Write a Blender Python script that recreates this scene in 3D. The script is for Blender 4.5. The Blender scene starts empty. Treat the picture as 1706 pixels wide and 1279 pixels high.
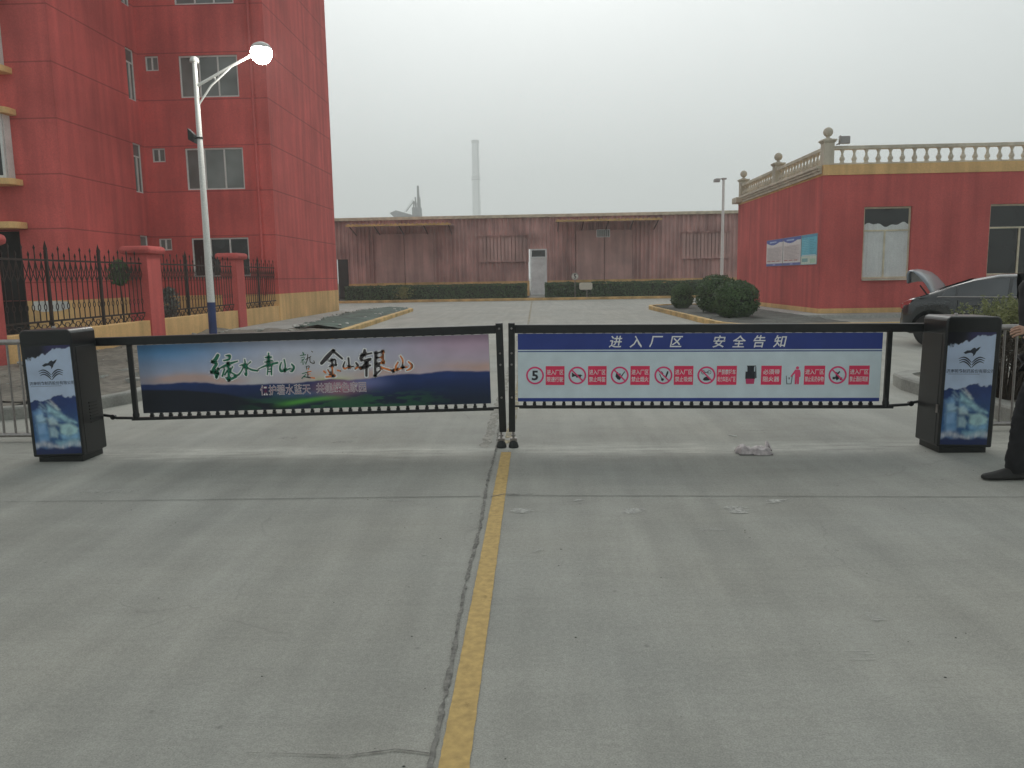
import bpy, bmesh, math, random
import numpy as np
from mathutils import Vector, Matrix
random.seed(7); np.random.seed(7)
R_ = math.radians
scn = bpy.context.scene
col = scn.collection

# ------------------------------------------------------------------ camera
cam = bpy.data.cameras.new('camera'); camo = bpy.data.objects.new('camera', cam); col.objects.link(camo)
cam.sensor_width = 36.0; cam.lens = 36*1290/1706; cam.clip_start = 0.05; cam.clip_end = 3000
ROLL = 0.0125
d = Vector((40/1290, 178.5/1290, 1)).normalized()            # world +Y seen from the camera (right, up, forward)
u = Vector((-math.sin(ROLL), math.cos(ROLL), 0)); u = (u - d*u.dot(d)).normalized()
r = Vector((d.y*u.z-d.z*u.y, d.z*u.x-d.x*u.z, d.x*u.y-d.y*u.x))
if r.x < 0: r = -r
camo.matrix_world = Matrix(((r.x, r.y, -r.z, 0), (d.x, d.y, -d.z, 0), (u.x, u.y, -u.z, 1.5), (0, 0, 0, 1)))
scn.camera = camo

# ------------------------------------------------------------------ world, sun, exposure
SUN_EL = 42
w = bpy.data.worlds.new('World'); scn.world = w; w.use_nodes = True
nt = w.node_tree; nt.nodes.clear()
N = nt.nodes.new; L = nt.links.new
out = N('ShaderNodeOutputWorld'); bg = N('ShaderNodeBackground'); bg.inputs['Strength'].default_value = 0.1
sky = N('ShaderNodeTexSky'); sky.sky_type = 'NISHITA'; sky.sun_disc = False
sky.sun_elevation = R_(SUN_EL); sky.sun_rotation = 0.0; sky.dust_density = 6; sky.air_density = 1.2
hs = N('ShaderNodeHueSaturation'); hs.inputs['Saturation'].default_value = 0.12
mx = N('ShaderNodeMix'); mx.data_type = 'RGBA'; mx.inputs[0].default_value = 0.7
mx.inputs[7].default_value = (8.1, 8.75, 8.75, 1)
tc = N('ShaderNodeTexCoord'); sp = N('ShaderNodeSeparateXYZ'); mr = N('ShaderNodeMapRange')
mr.inputs[1].default_value = -1; mr.inputs[2].default_value = 1; mr.inputs[3].default_value = 0.74; mr.inputs[4].default_value = 1.14
mul = N('ShaderNodeVectorMath'); mul.operation = 'SCALE'
L(sky.outputs[0], hs.inputs['Color']); L(hs.outputs[0], mx.inputs[6])
L(tc.outputs['Generated'], sp.inputs[0]); L(sp.outputs['Y'], mr.inputs[0])
mz = N('ShaderNodeMapRange'); mz.inputs[1].default_value = 0; mz.inputs[2].default_value = .36; mz.inputs[3].default_value = .84; mz.inputs[4].default_value = 1.0
mt_ = N('ShaderNodeMapRange'); mt_.inputs[1].default_value = .45; mt_.inputs[2].default_value = .9; mt_.inputs[3].default_value = 1.0; mt_.inputs[4].default_value = .6
mq_ = N('ShaderNodeMath'); mq_.operation = 'MULTIPLY'; L(sp.outputs['Z'], mt_.inputs[0]); L(mz.outputs[0], mq_.inputs[0]); L(mt_.outputs[0], mq_.inputs[1])
mm_ = N('ShaderNodeMath'); mm_.operation = 'MULTIPLY'; L(sp.outputs['Z'], mz.inputs[0]); L(mq_.outputs[0], mm_.inputs[0]); L(mr.outputs[0], mm_.inputs[1])
cn = N('ShaderNodeTexNoise'); cn.inputs['Scale'].default_value = 2.2; cn.inputs['Detail'].default_value = 5; cr = N('ShaderNodeMapRange'); cr.inputs[1].default_value = .3; cr.inputs[2].default_value = .7; cr.inputs[3].default_value = .965; cr.inputs[4].default_value = 1.035
cmul = N('ShaderNodeMath'); cmul.operation = 'MULTIPLY'; L(tc.outputs['Generated'], cn.inputs['Vector']); L(cn.outputs[0], cr.inputs[0]); L(cr.outputs[0], cmul.inputs[0]); L(mm_.outputs[0], cmul.inputs[1])   # barely visible cloud
L(mx.outputs[2], mul.inputs[0]); L(cmul.outputs[0], mul.inputs['Scale'])
L(mul.outputs[0], bg.inputs[0]); L(bg.outputs[0], out.inputs[0])
sl = bpy.data.lights.new('sun', 'SUN'); sl.energy = 0.6; sl.angle = R_(25); sl.color = (1, .96, .9)
so = bpy.data.objects.new('sun', sl); so.rotation_euler = (R_(-(90-SUN_EL)), 0, 0); col.objects.link(so)
scn.view_settings.view_transform = 'Standard'; scn.view_settings.look = 'None'
scn.view_settings.gamma = 1; scn.view_settings.exposure = 0.1
scn.cycles.use_denoising = True
scn.cycles.max_bounces = 6; scn.cycles.volume_bounces = 4
scn.cycles.sample_clamp_indirect = 6

# ------------------------------------------------------------------ helpers
def s2l(c):
    c = c/255.0
    return c/12.92 if c <= 0.04045 else ((c+0.055)/1.055)**2.4
def S(r, g, b): return (s2l(r), s2l(g), s2l(b))

def tag(o, label=None, cat=None, group=None, kind=None):
    if label: o['label'] = label
    if cat: o['category'] = cat
    if group: o['group'] = group
    if kind: o['kind'] = kind
    return o
def thing(name, label, cat, loc=(0, 0, 0), rz=0, group=None):
    o = bpy.data.objects.new(name, None); col.objects.link(o)
    o.location = loc; o.rotation_euler = (0, 0, rz); o.empty_display_size = .2
    return tag(o, label, cat, group)
def copy_tree(o, parent=None):
    c = o.copy(); col.objects.link(c)
    if parent: c.parent = parent
    for ch in o.children: copy_tree(ch, c)
    return c
def root_inv(o):
    while o.parent: o = o.parent
    return (Matrix.Translation(o.location) @ o.rotation_euler.to_matrix().to_4x4()).inverted()

class MB:
    """collects shapes and links them as ONE mesh object"""
    def __init__(s): s.v = []; s.f = []; s.m = []; s.s = []; s.c = []; s.hasc = False
    def add(s, vs, fs, mat=0, smooth=False, cols=None):
        o = len(s.v); s.v += [tuple(v) for v in vs]
        for f in fs: s.f.append([i+o for i in f]); s.m.append(mat); s.s.append(smooth)
        if cols is not None: s.hasc = True; s.c += [tuple(c) for c in cols]
        else: s.c += [(.5, .5, .5)]*len(vs)
        return s
    def box(s, x0, x1, y0, y1, z0, z1, mat=0, col=None):
        vs = [(x0,y0,z0),(x1,y0,z0),(x1,y1,z0),(x0,y1,z0),(x0,y0,z1),(x1,y0,z1),(x1,y1,z1),(x0,y1,z1)]
        return s.add(vs, [(0,3,2,1),(4,5,6,7),(0,1,5,4),(1,2,6,5),(2,3,7,6),(3,0,4,7)], mat, False, None if col is None else [col]*8)
    def tube(s, pts, rad, n=8, mat=0, smooth=True, cap=True):
        pts = [Vector(p) for p in pts]; rs = rad if isinstance(rad, (list, tuple)) else [rad]*len(pts)
        vs = []; up = None
        for i, p in enumerate(pts):
            t = (pts[min(i+1, len(pts)-1)] - pts[max(i-1, 0)]).normalized()
            if up is None: up = Vector((0, 0, 1)) if abs(t.z) < .9 else Vector((1, 0, 0))
            a = t.cross(up).normalized(); up = a.cross(t).normalized()
            for k in range(n):
                th = 2*math.pi*(k+.5)/n
                vs.append(p + a*math.cos(th)*rs[i] + up*math.sin(th)*rs[i])
        fs = [(i*n+k, i*n+(k+1) % n, (i+1)*n+(k+1) % n, (i+1)*n+k) for i in range(len(pts)-1) for k in range(n)]
        s.add(vs, fs, mat, smooth)
        if cap:
            s.add(vs[:n], [tuple(range(n))], mat); s.add(vs[-n:], [tuple(reversed(range(n)))], mat)
        return s
    def bar(s, p0, p1, wx, wz=None, mat=0):       # square bar
        return s.tube([p0, p1], [wx*.7071]*2, 4, mat, False)
    def lathe(s, c, prof, n=16, mat=0, smooth=True, axis='z'):
        vs = []
        for (rr, z) in prof:
            for k in range(n):
                th = 2*math.pi*k/n; a, b = rr*math.cos(th), rr*math.sin(th)
                q = (a, b, z) if axis == 'z' else ((z, a, b) if axis == 'x' else (a, z, -b))
                vs.append((c[0]+q[0], c[1]+q[1], c[2]+q[2]))
        fs = [(i*n+k, i*n+(k+1) % n, (i+1)*n+(k+1) % n, (i+1)*n+k) for i in range(len(prof)-1) for k in range(n)]
        s.add(vs, fs, mat, smooth)
        s.add(vs[:n], [tuple(reversed(range(n)))], mat); s.add(vs[-n:], [tuple(range(n))], mat)
        return s
    def prism(s, poly, y0, y1, mat=0):              # polygon in x,z pushed along y
        n = len(poly); vs = [(x, y0, z) for x, z in poly]+[(x, y1, z) for x, z in poly]
        return s.add(vs, [tuple(range(n)), tuple(reversed(range(n, 2*n)))]+[(i, i+n, (i+1) % n+n, (i+1) % n) for i in range(n)], mat)
    def slab(s, poly, z0, z1, mat=0):               # polygon in x,y pushed along z
        n = len(poly); vs = [(x, y, z0) for x, y in poly]+[(x, y, z1) for x, y in poly]
        return s.add(vs, [tuple(reversed(range(n))), tuple(range(n, 2*n))]+[(i, (i+1) % n, (i+1) % n+n, i+n) for i in range(n)], mat)
    def build(s, name, mats, parent=None, bevel=0, recalc=True, sharp=40):
        me = bpy.data.meshes.new(name); me.from_pydata(s.v, [], s.f)
        if not isinstance(mats, (list, tuple)): mats = [mats]
        for m in mats: me.materials.append(m)
        me.polygons.foreach_set('material_index', s.m); me.polygons.foreach_set('use_smooth', s.s)
        if s.hasc:
            at = me.color_attributes.new('Col', 'FLOAT_COLOR', 'POINT')
            at.data.foreach_set('color', np.array([(c[0], c[1], c[2], 1.0) for c in s.c], dtype=np.float32).ravel())
        if recalc:
            bm = bmesh.new(); bm.from_mesh(me); bmesh.ops.recalc_face_normals(bm, faces=bm.faces); bm.to_mesh(me); bm.free()
        o = bpy.data.objects.new(name, me); col.objects.link(o)
        if parent:
            me.transform(root_inv(parent)); o.parent = parent
        if bevel:
            b = o.modifiers.new('bevel', 'BEVEL'); b.width = bevel; b.segments = 2; b.limit_method = 'ANGLE'; b.angle_limit = R_(40)
        return o

def wall(mb, o, U, H, W, V, holes, depth, Nn, mat=0, rmat=None):
    """a wall face from origin o along U (width W) and up (height V) with holes (u0,u1,v0,v1) and reveals going back by depth along -Nn"""
    o = Vector(o); U = Vector(U); Z = Vector((0, 0, 1)); Nn = Vector(Nn)
    us = sorted({0, W} | {h[0] for h in holes} | {h[1] for h in holes}); vs_ = sorted({H, V} | {h[2] for h in holes} | {h[3] for h in holes})
    for a, b in zip(us, us[1:]):
        for c, e in zip(vs_, vs_[1:]):
            if any(h[0] <= a+1e-6 and b <= h[1]+1e-6 and h[2] <= c+1e-6 and e <= h[3]+1e-6 for h in holes): continue
            mb.add([o+U*a+Z*c, o+U*b+Z*c, o+U*b+Z*e, o+U*a+Z*e], [(0, 1, 2, 3)], mat)
    for h in holes:
        c = [o+U*h[0]+Z*h[2], o+U*h[1]+Z*h[2], o+U*h[1]+Z*h[3], o+U*h[0]+Z*h[3]]
        b = [p - Nn*depth for p in c]
        for i in range(4):
            j = (i+1) % 4; mb.add([c[i], c[j], b[j], b[i]], [(0, 1, 2, 3)], mat if rmat is None else rmat)

# ------------------------------------------------------------------ materials
def newmat(name):
    m = bpy.data.materials.new(name); m.use_nodes = True
    return m, m.node_tree, m.node_tree.nodes['Principled BSDF']
def mat(name, c, rough=.7, metal=0., var=.25, scale=3., var2=.12, scale2=40., bump=0., bscale=60., coat=0., streak=False):
    m, nt, p = newmat(name); n = nt.nodes.new; l = nt.links.new
    tcn = n('ShaderNodeTexCoord'); src = tcn.outputs['Object']
    if streak:
        mp = n('ShaderNodeMapping'); mp.inputs['Scale'].default_value = (1, 1, .12); l(src, mp.inputs[0]); src1 = mp.outputs[0]
    else: src1 = src
    a = n('ShaderNodeTexNoise'); a.inputs['Scale'].default_value = scale; a.inputs['Detail'].default_value = 6; l(src1, a.inputs['Vector'])
    b = n('ShaderNodeTexNoise'); b.inputs['Scale'].default_value = scale2; b.inputs['Detail'].default_value = 4; l(src, b.inputs['Vector'])
    ra = n('ShaderNodeMapRange'); ra.inputs[1].default_value = .3; ra.inputs[2].default_value = .7; ra.inputs[3].default_value = 1-var; ra.inputs[4].default_value = 1+var; l(a.outputs[0], ra.inputs[0])
    rb = n('ShaderNodeMapRange'); rb.inputs[1].default_value = .3; rb.inputs[2].default_value = .7; rb.inputs[3].default_value = 1-var2; rb.inputs[4].default_value = 1+var2; l(b.outputs[0], rb.inputs[0])
    mm = n('ShaderNodeMath'); mm.operation = 'MULTIPLY'; l(ra.outputs[0], mm.inputs[0]); l(rb.outputs[0], mm.inputs[1])
    sc = n('ShaderNodeVectorMath'); sc.operation = 'SCALE'; sc.inputs[0].default_value = c; l(mm.outputs[0], sc.inputs['Scale'])
    l(sc.outputs[0], p.inputs['Base Color'])
    p.inputs['Metallic'].default_value = metal; p.inputs['Coat Weight'].default_value = coat
    rr = n('ShaderNodeMapRange'); rr.inputs[3].default_value = max(.03, rough-.1); rr.inputs[4].default_value = min(1, rough+.1); l(a.outputs[0], rr.inputs[0]); l(rr.outputs[0], p.inputs['Roughness'])
    if bump:
        c2 = n('ShaderNodeTexNoise'); c2.inputs['Scale'].default_value = bscale; c2.inputs['Detail'].default_value = 5; l(src, c2.inputs['Vector'])
        bb = n('ShaderNodeBump'); bb.inputs['Strength'].default_value = bump; bb.inputs['Distance'].default_value = .01; l(c2.outputs[0], bb.inputs['Height']); l(bb.outputs[0], p.inputs['Normal'])
    return m
def mat_print(name, rough=.55, coat=0.):
    m, nt, p = newmat(name)
    a = nt.nodes.new('ShaderNodeVertexColor'); a.layer_name = 'Col'
    tcn = nt.nodes.new('ShaderNodeTexCoord'); no = nt.nodes.new('ShaderNodeTexNoise'); no.inputs['Scale'].default_value = 6
    mr_ = nt.nodes.new('ShaderNodeMapRange'); mr_.inputs[1].default_value = .3; mr_.inputs[2].default_value = .7; mr_.inputs[3].default_value = .93; mr_.inputs[4].default_value = 1.05
    sc = nt.nodes.new('ShaderNodeVectorMath'); sc.operation = 'SCALE'
    l = nt.links.new; l(tcn.outputs['Object'], no.inputs['Vector']); l(no.outputs[0], mr_.inputs[0]); l(a.outputs[0], sc.inputs[0]); l(mr_.outputs[0], sc.inputs['Scale'])
    l(sc.outputs[0], p.inputs['Base Color']); p.inputs['Roughness'].default_value = rough; p.inputs['Coat Weight'].default_value = coat
    return m
def mat_leaf(name, c, c2, rough=.6):
    m, nt, p = newmat(name); n = nt.nodes.new; l = nt.links.new
    g = n('ShaderNodeNewGeometry'); rp = n('ShaderNodeValToRGB')
    rp.color_ramp.elements[0].color = (*c, 1); rp.color_ramp.elements[1].color = (*c2, 1)
    no = n('ShaderNodeTexNoise'); no.inputs['Scale'].default_value = 2.2; no.inputs['Detail'].default_value = 3; tcn = n('ShaderNodeTexCoord'); l(tcn.outputs['Object'], no.inputs['Vector'])
    ad = n('ShaderNodeMath'); ad.operation = 'MULTIPLY_ADD'; ad.inputs[1].default_value = .55; l(g.outputs['Random Per Island'], ad.inputs[0])
    m2 = n('ShaderNodeMath'); m2.operation = 'MULTIPLY_ADD'; m2.inputs[1].default_value = 1.6; m2.inputs[2].default_value = -.6; l(no.outputs[0], m2.inputs[0]); l(m2.outputs[0], ad.inputs[2])
    l(ad.outputs[0], rp.inputs[0]); l(rp.outputs[0], p.inputs['Base Color']); p.inputs['Roughness'].default_value = rough
    return m
def mat_glass(name, c, rough=.06):
    m, nt, p = newmat(name); n = nt.nodes.new; l = nt.links.new
    no = n('ShaderNodeTexNoise'); no.inputs['Scale'].default_value = .8; tcn = n('ShaderNodeTexCoord'); l(tcn.outputs['Object'], no.inputs['Vector'])
    rp = n('ShaderNodeValToRGB'); rp.color_ramp.elements[0].position = .35; rp.color_ramp.elements[1].position = .65
    rp.color_ramp.elements[0].color = (c[0]*.5, c[1]*.5, c[2]*.5, 1); rp.color_ramp.elements[1].color = (*c, 1); l(no.outputs[0], rp.inputs[0]); l(rp.outputs[0], p.inputs['Base Color'])
    p.inputs['Roughness'].default_value = rough; p.inputs['Specular IOR Level'].default_value = .6
    return m
def mat_wall(name, c, groove=None, rough=.85, amp=1.0):
    """painted render: broad mottling, rain streaks, optional thin joint lines at the heights in groove (start, step)"""
    m, nt, p = newmat(name); n = nt.nodes.new; l = nt.links.new
    g = n('ShaderNodeNewGeometry'); src = g.outputs['Position']
    a = n('ShaderNodeTexNoise'); a.inputs['Scale'].default_value = .55; a.inputs['Detail'].default_value = 8; l(src, a.inputs['Vector'])
    mp = n('ShaderNodeMapping'); mp.inputs['Scale'].default_value = (2.4, 2.4, .18); l(src, mp.inputs[0])
    b = n('ShaderNodeTexNoise'); b.inputs['Scale'].default_value = 1.2; b.inputs['Detail'].default_value = 7; l(mp.outputs[0], b.inputs['Vector'])
    f = n('ShaderNodeTexNoise'); f.inputs['Scale'].default_value = 22; f.inputs['Detail'].default_value = 4; l(src, f.inputs['Vector'])
    def rng(x, lo, hi):
        q = n('ShaderNodeMapRange'); q.inputs[1].default_value = .28; q.inputs[2].default_value = .72; q.inputs[3].default_value = lo; q.inputs[4].default_value = hi; l(x.outputs[0], q.inputs[0]); return q.outputs[0]
    def mulm(x, y):
        q = n('ShaderNodeMath'); q.operation = 'MULTIPLY'; l(x, q.inputs[0]); l(y, q.inputs[1]); return q.outputs[0]
    k = mulm(mulm(rng(a, 1-.2*amp, 1+.17*amp), rng(b, 1-.2*amp, 1+.13*amp)), rng(f, .9, 1.08))
    sz = n('ShaderNodeSeparateXYZ'); l(src, sz.inputs[0]); gr = n('ShaderNodeMath'); gr.operation = 'MULTIPLY_ADD'; gr.inputs[1].default_value = 1.1; l(a.outputs[0], gr.inputs[0]); l(sz.outputs['Z'], gr.inputs[2])
    g2 = n('ShaderNodeMapRange'); g2.inputs[1].default_value = .35; g2.inputs[2].default_value = 1.0; g2.inputs[3].default_value = .78; g2.inputs[4].default_value = 1; l(gr.outputs[0], g2.inputs[0]); k = mulm(k, g2.outputs[0])   # splashed dirt along the foot of the wall
    if groove:
        sp = n('ShaderNodeSeparateXYZ'); l(src, sp.inputs[0])
        q1 = n('ShaderNodeMath'); q1.operation = 'SUBTRACT'; q1.inputs[1].default_value = groove[0]; l(sp.outputs['Z'], q1.inputs[0])
        q2 = n('ShaderNodeMath'); q2.operation = 'PINGPONG'; q2.inputs[1].default_value = groove[1]/2; l(q1.outputs[0], q2.inputs[0])
        q3 = n('ShaderNodeMapRange'); q3.inputs[1].default_value = .012; q3.inputs[2].default_value = .026; q3.inputs[3].default_value = .62; q3.inputs[4].default_value = 1; l(q2.outputs[0], q3.inputs[0])
        k = mulm(k, q3.outputs[0])
    sc = n('ShaderNodeVectorMath'); sc.operation = 'SCALE'; sc.inputs[0].default_value = c; l(k, sc.inputs['Scale']); l(sc.outputs[0], p.inputs['Base Color'])
    p.inputs['Roughness'].default_value = rough; p.inputs['Specular IOR Level'].default_value = .3
    bb = n('ShaderNodeBump'); bb.inputs['Strength'].default_value = .25; bb.inputs['Distance'].default_value = .01; l(f.outputs[0], bb.inputs['Height']); l(bb.outputs[0], p.inputs['Normal'])
    return m

M = dict(
    red=mat_wall('red_render', (.62, .128, .118), (3.17, 1.585)),
    red_plain=mat_wall('red_render_plain', (.56, .118, .11)),
    yellow=mat_wall('yellow_render', (.74, .48, .22)),
    cream=mat_wall('cream_cast_stone', (.62, .56, .46)),
    kerb_y=mat('yellow_kerb_paint', (.60, .41, .17), .8, var=.35, scale=1.5, var2=.2, bump=.2),
    kerb_g=mat('grey_kerb_stone', (.31, .31, .285), .9, var=.3, scale=2, bump=.4),
    white=mat('white_plastic_frame', (.68, .69, .67), .45, var=.1),
    whitepaint=mat('white_pole_paint', (.74, .75, .73), .45, var=.12, scale=1.5, streak=True),
    blue=mat('blue_pole_paint', (.03, .05, .16), .5, var=.2),
    black=mat('black_powder_coat', (.013, .015, .016), .33, var=.2, scale=4),
    blackmetal=mat('dark_bar_paint', (.012, .015, .014), .5, var=.25, scale=8),
    steel=mat('brushed_steel', (.34, .32, .31), .35, 1.0, var=.12, streak=True),
    rust=mat('rusty_iron_bar', (.035, .022, .018), .75, var=.4, scale=6),
    glass=mat_glass('sky_toned_window_glass', (.22, .25, .24)),  # pale mottled base colour imitates reflected sky in the panes
    darkglass=mat_glass('dark_window_glass', (.02, .024, .024)),
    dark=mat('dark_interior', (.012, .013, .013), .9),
    shed=mat_wall('maroon_sheet_metal', (.56, .345, .32), None, .6, 1.7),
    shed_door=mat_wall('maroon_door_sheet', (.57, .37, .34), None, .6, 1.3),
    fascia=mat('beige_roof_trim', (.62, .56, .42), .7, var=.2),
    greydoor=mat('pale_grey_door', (.80, .82, .82), .5, var=.12),
    curtain=mat('white_curtain_cloth', (.66, .68, .68), .9, var=.08),
    print=mat_print('printed_vinyl'), print_gloss=mat_print('printed_light_box', .3, .3),
    leaf=mat_leaf('clipped_hedge_leaf', (.028, .07, .024), (.09, .17, .06)),
    leaf2=mat_leaf('round_bush_leaf', (.026, .066, .02), (.10, .18, .055)),
    leafy=mat_leaf('yellowish_shrub_leaf', (.09, .11, .03), (.27, .28, .09)),
    leafd=mat_leaf('dead_brown_leaf', (.03, .022, .015), (.12, .095, .07)),
    leafg=mat_leaf('dusty_grey_leaf', (.05, .06, .05), (.2, .22, .2)),
    core=mat('dark_bush_core', (.018, .026, .014), .95),  # dark fill for the solid cores inside hedges and bushes
    bark=mat('shrub_bark', (.05, .038, .028), .9, var=.3, scale=20, bump=.5),
    soil=mat('bare_soil', (.17, .155, .13), .95, var=.35, scale=1.2, var2=.3, scale2=9, bump=1.0, bscale=9),
    soil_d=mat('dark_soil', (.105, .11, .098), .95, var=.4, scale=1.5, var2=.3, scale2=14, bump=.8, bscale=14),
    net=mat('green_shade_net', (.085, .125, .105), .9, var=.35, scale=1.8, var2=.25, scale2=30, bump=.7, bscale=7),
    paving=mat('pale_paving', (.38, .38, .36), .9, var=.2, scale=.8, var2=.15, scale2=12, bump=.3),
    joint=mat('joint_filler', (.13, .128, .12), .95, var=.4, scale=8),
    crack=mat('rough_grey_crack', (.185, .18, .165), .95, var=.45, scale=14, var2=.3, scale2=60),  # rough broken strip, a little darker grey than the concrete
)
# ------------------------------------------------------------------ ground
def mat_ground():
    m, nt, p = newmat('yard_concrete'); n = nt.nodes.new; l = nt.links.new
    g = n('ShaderNodeNewGeometry'); P = g.outputs['Position']
    def noise(sc, det=6, vec=P, rough=.55):
        a = n('ShaderNodeTexNoise'); a.inputs['Scale'].default_value = sc; a.inputs['Detail'].default_value = det; a.inputs['Roughness'].default_value = rough; l(vec, a.inputs['Vector']); return a.outputs[0]
    def rng(x, a, b, lo, hi):
        q = n('ShaderNodeMapRange'); q.inputs[1].default_value = a; q.inputs[2].default_value = b; q.inputs[3].default_value = lo; q.inputs[4].default_value = hi; l(x, q.inputs[0]); return q.outputs[0]
    def op(o, x, y):
        q = n('ShaderNodeMath'); q.operation = o
        for i, z in enumerate((x, y)):
            if isinstance(z, (int, float)): q.inputs[i].default_value = z
            else: l(z, q.inputs[i])
        return q.outputs[0]
    big = noise(.35, 7); mid = noise(1.7, 8, rough=.65); fine = noise(45, 5, rough=.7); spk = noise(160, 2)
    mp = n('ShaderNodeMapping'); mp.inputs['Scale'].default_value = (.5, 5, 1); l(P, mp.inputs[0]); broom = noise(2.5, 6, mp.outputs[0])
    mp2 = n('ShaderNodeMapping'); mp2.inputs['Scale'].default_value = (3.2, .25, 1); l(P, mp2.inputs[0]); tyre = noise(1.3, 5, mp2.outputs[0])
    k = op('MULTIPLY', rng(big, .3, .7, .90, 1.09), rng(mid, .3, .72, .90, 1.10))
    k = op('MULTIPLY', k, rng(fine, .3, .7, .88, 1.12)); k = op('MULTIPLY', k, rng(spk, .32, .68, .84, 1.16))
    k = op('MULTIPLY', k, rng(broom, .3, .7, .97, 1.03)); k = op('MULTIPLY', k, rng(tyre, .3, .7, .88, 1.08))
    # dark specks and small oil spots
    v = n('ShaderNodeTexVoronoi'); v.inputs['Scale'].default_value = 3.1; v.inputs['Randomness'].default_value = 1; l(P, v.inputs['Vector'])
    k = op('MULTIPLY', k, rng(v.outputs['Distance'], .015, .05, .72, 1))
    sp = n('ShaderNodeSeparateXYZ'); l(P, sp.inputs[0]); X, Y = sp.outputs['X'], sp.outputs['Y']
    # cement dust swept along the line of the gate, and the cleaner slab behind it
    wob = op('MULTIPLY', op('SUBTRACT', noise(1.3, 5), .5), .5)
    dy = op('ABSOLUTE', op('SUBTRACT', op('ADD', Y, wob), 6.62), 0)
    band = op('MULTIPLY', rng(dy, .04, .34, 1, 0), rng(op('ABSOLUTE', X, 0), 4.4, 5.4, 1, 0))
    mp3 = n('ShaderNodeMapping'); mp3.inputs['Scale'].default_value = (.9, 6, 1); l(P, mp3.inputs[0])
    dust = op('MULTIPLY', band, rng(noise(2.1, 7, mp3.outputs[0], .7), .38, .68, 0, 1))
    k = op('MULTIPLY', k, op('ADD', 1, op('MULTIPLY', dust, .6)))
    scuff = op('MULTIPLY', rng(noise(.9, 9, rough=.75), .6, .75, 0, 1), rng(noise(9, 6, mp3.outputs[0], .7), .45, .7, 0, 1))
    k = op('MULTIPLY', k, op('ADD', 1, op('MULTIPLY', scuff, .35)))
    k = op('MULTIPLY', k, rng(Y, 5.5, 9, .92, 1.05))
    k = op('MULTIPLY', k, rng(noise(.62, 8, rough=.7), .60, .78, 1, .88))          # old damp and oil stains
    vc = n('ShaderNodeTexVoronoi'); vc.feature = 'DISTANCE_TO_EDGE'; vc.inputs['Scale'].default_value = .42
    wv = n('ShaderNodeVectorMath'); wv.operation = 'MULTIPLY_ADD'; nz = n('ShaderNodeTexNoise'); nz.inputs['Scale'].default_value = 2.2; nz.inputs['Detail'].default_value = 6; l(P, nz.inputs['Vector']); l(nz.outputs['Color'], wv.inputs[0]); wv.inputs[1].default_value = (.5, .5, 0); l(P, wv.inputs[2]); l(wv.outputs[0], vc.inputs['Vector'])
    hair = op('MULTIPLY', rng(vc.outputs['Distance'], .0012, .0035, 1, 0), rng(noise(.8, 3), .52, .6, 0, 1))
    k = op('MULTIPLY', k, op('SUBTRACT', 1, op('MULTIPLY', hair, .10)))      # hairline cracks, only here and there
    sc = n('ShaderNodeVectorMath'); sc.operation = 'SCALE'; l(k, sc.inputs['Scale'])
    cm = n('ShaderNodeMix'); cm.data_type = 'RGBA'; l(rng(noise(.5, 4), .35, .65, 0, 1), cm.inputs[0])
    cm.inputs[6].default_value = (.358, .354, .316, 1); cm.inputs[7].default_value = (.344, .348, .320, 1)
    l(cm.outputs[2], sc.inputs[0]); l(sc.outputs[0], p.inputs['Base Color'])
    p.inputs['Roughness'].default_value = .82; p.inputs['Specular IOR Level'].default_value = .35
    bb = n('ShaderNodeBump'); bb.inputs['Strength'].default_value = .35; bb.inputs['Distance'].default_value = .004; l(fine, bb.inputs['Height']); l(bb.outputs[0], p.inputs['Normal'])
    return m
M['ground'] = mat_ground()
def struct(o): o['kind'] = 'structure'; return o
g = MB(); g.add([(-1450, -1450, 0), (1450, -1450, 0), (1450, 1450, 0), (-1450, 1450, 0)], [(0, 1, 2, 3)])
struct(g.build('ground', M['ground']))

def ribbon2d(mb, pts, widths, z, mat=0, jit=0.0, step=.05):
    P = []; W = []
    for (a, b, wa, wb) in zip(pts, pts[1:], widths, widths[1:]):
        nn = max(1, int((Vector(b)-Vector(a)).length/step))
        for i in range(nn):
            t = i/nn; P.append((a[0]+(b[0]-a[0])*t, a[1]+(b[1]-a[1])*t)); W.append(wa+(wb-wa)*t)
    P.append(pts[-1]); W.append(widths[-1])
    vs = []
    for i, p in enumerate(P):
        q = P[min(i+1, len(P)-1)]; o = P[max(i-1, 0)]
        t = Vector((q[0]-o[0], q[1]-o[1])).normalized(); nrm = Vector((-t.y, t.x))
        for sgn in (1, -1):
            hw = W[i]/2 + random.uniform(-jit, jit)
            vs.append((p[0]+nrm.x*hw*sgn, p[1]+nrm.y*hw*sgn, z))
    mb.add(vs, [(2*i, 2*i+2, 2*i+3, 2*i+1) for i in range(len(P)-1)], mat)

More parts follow.
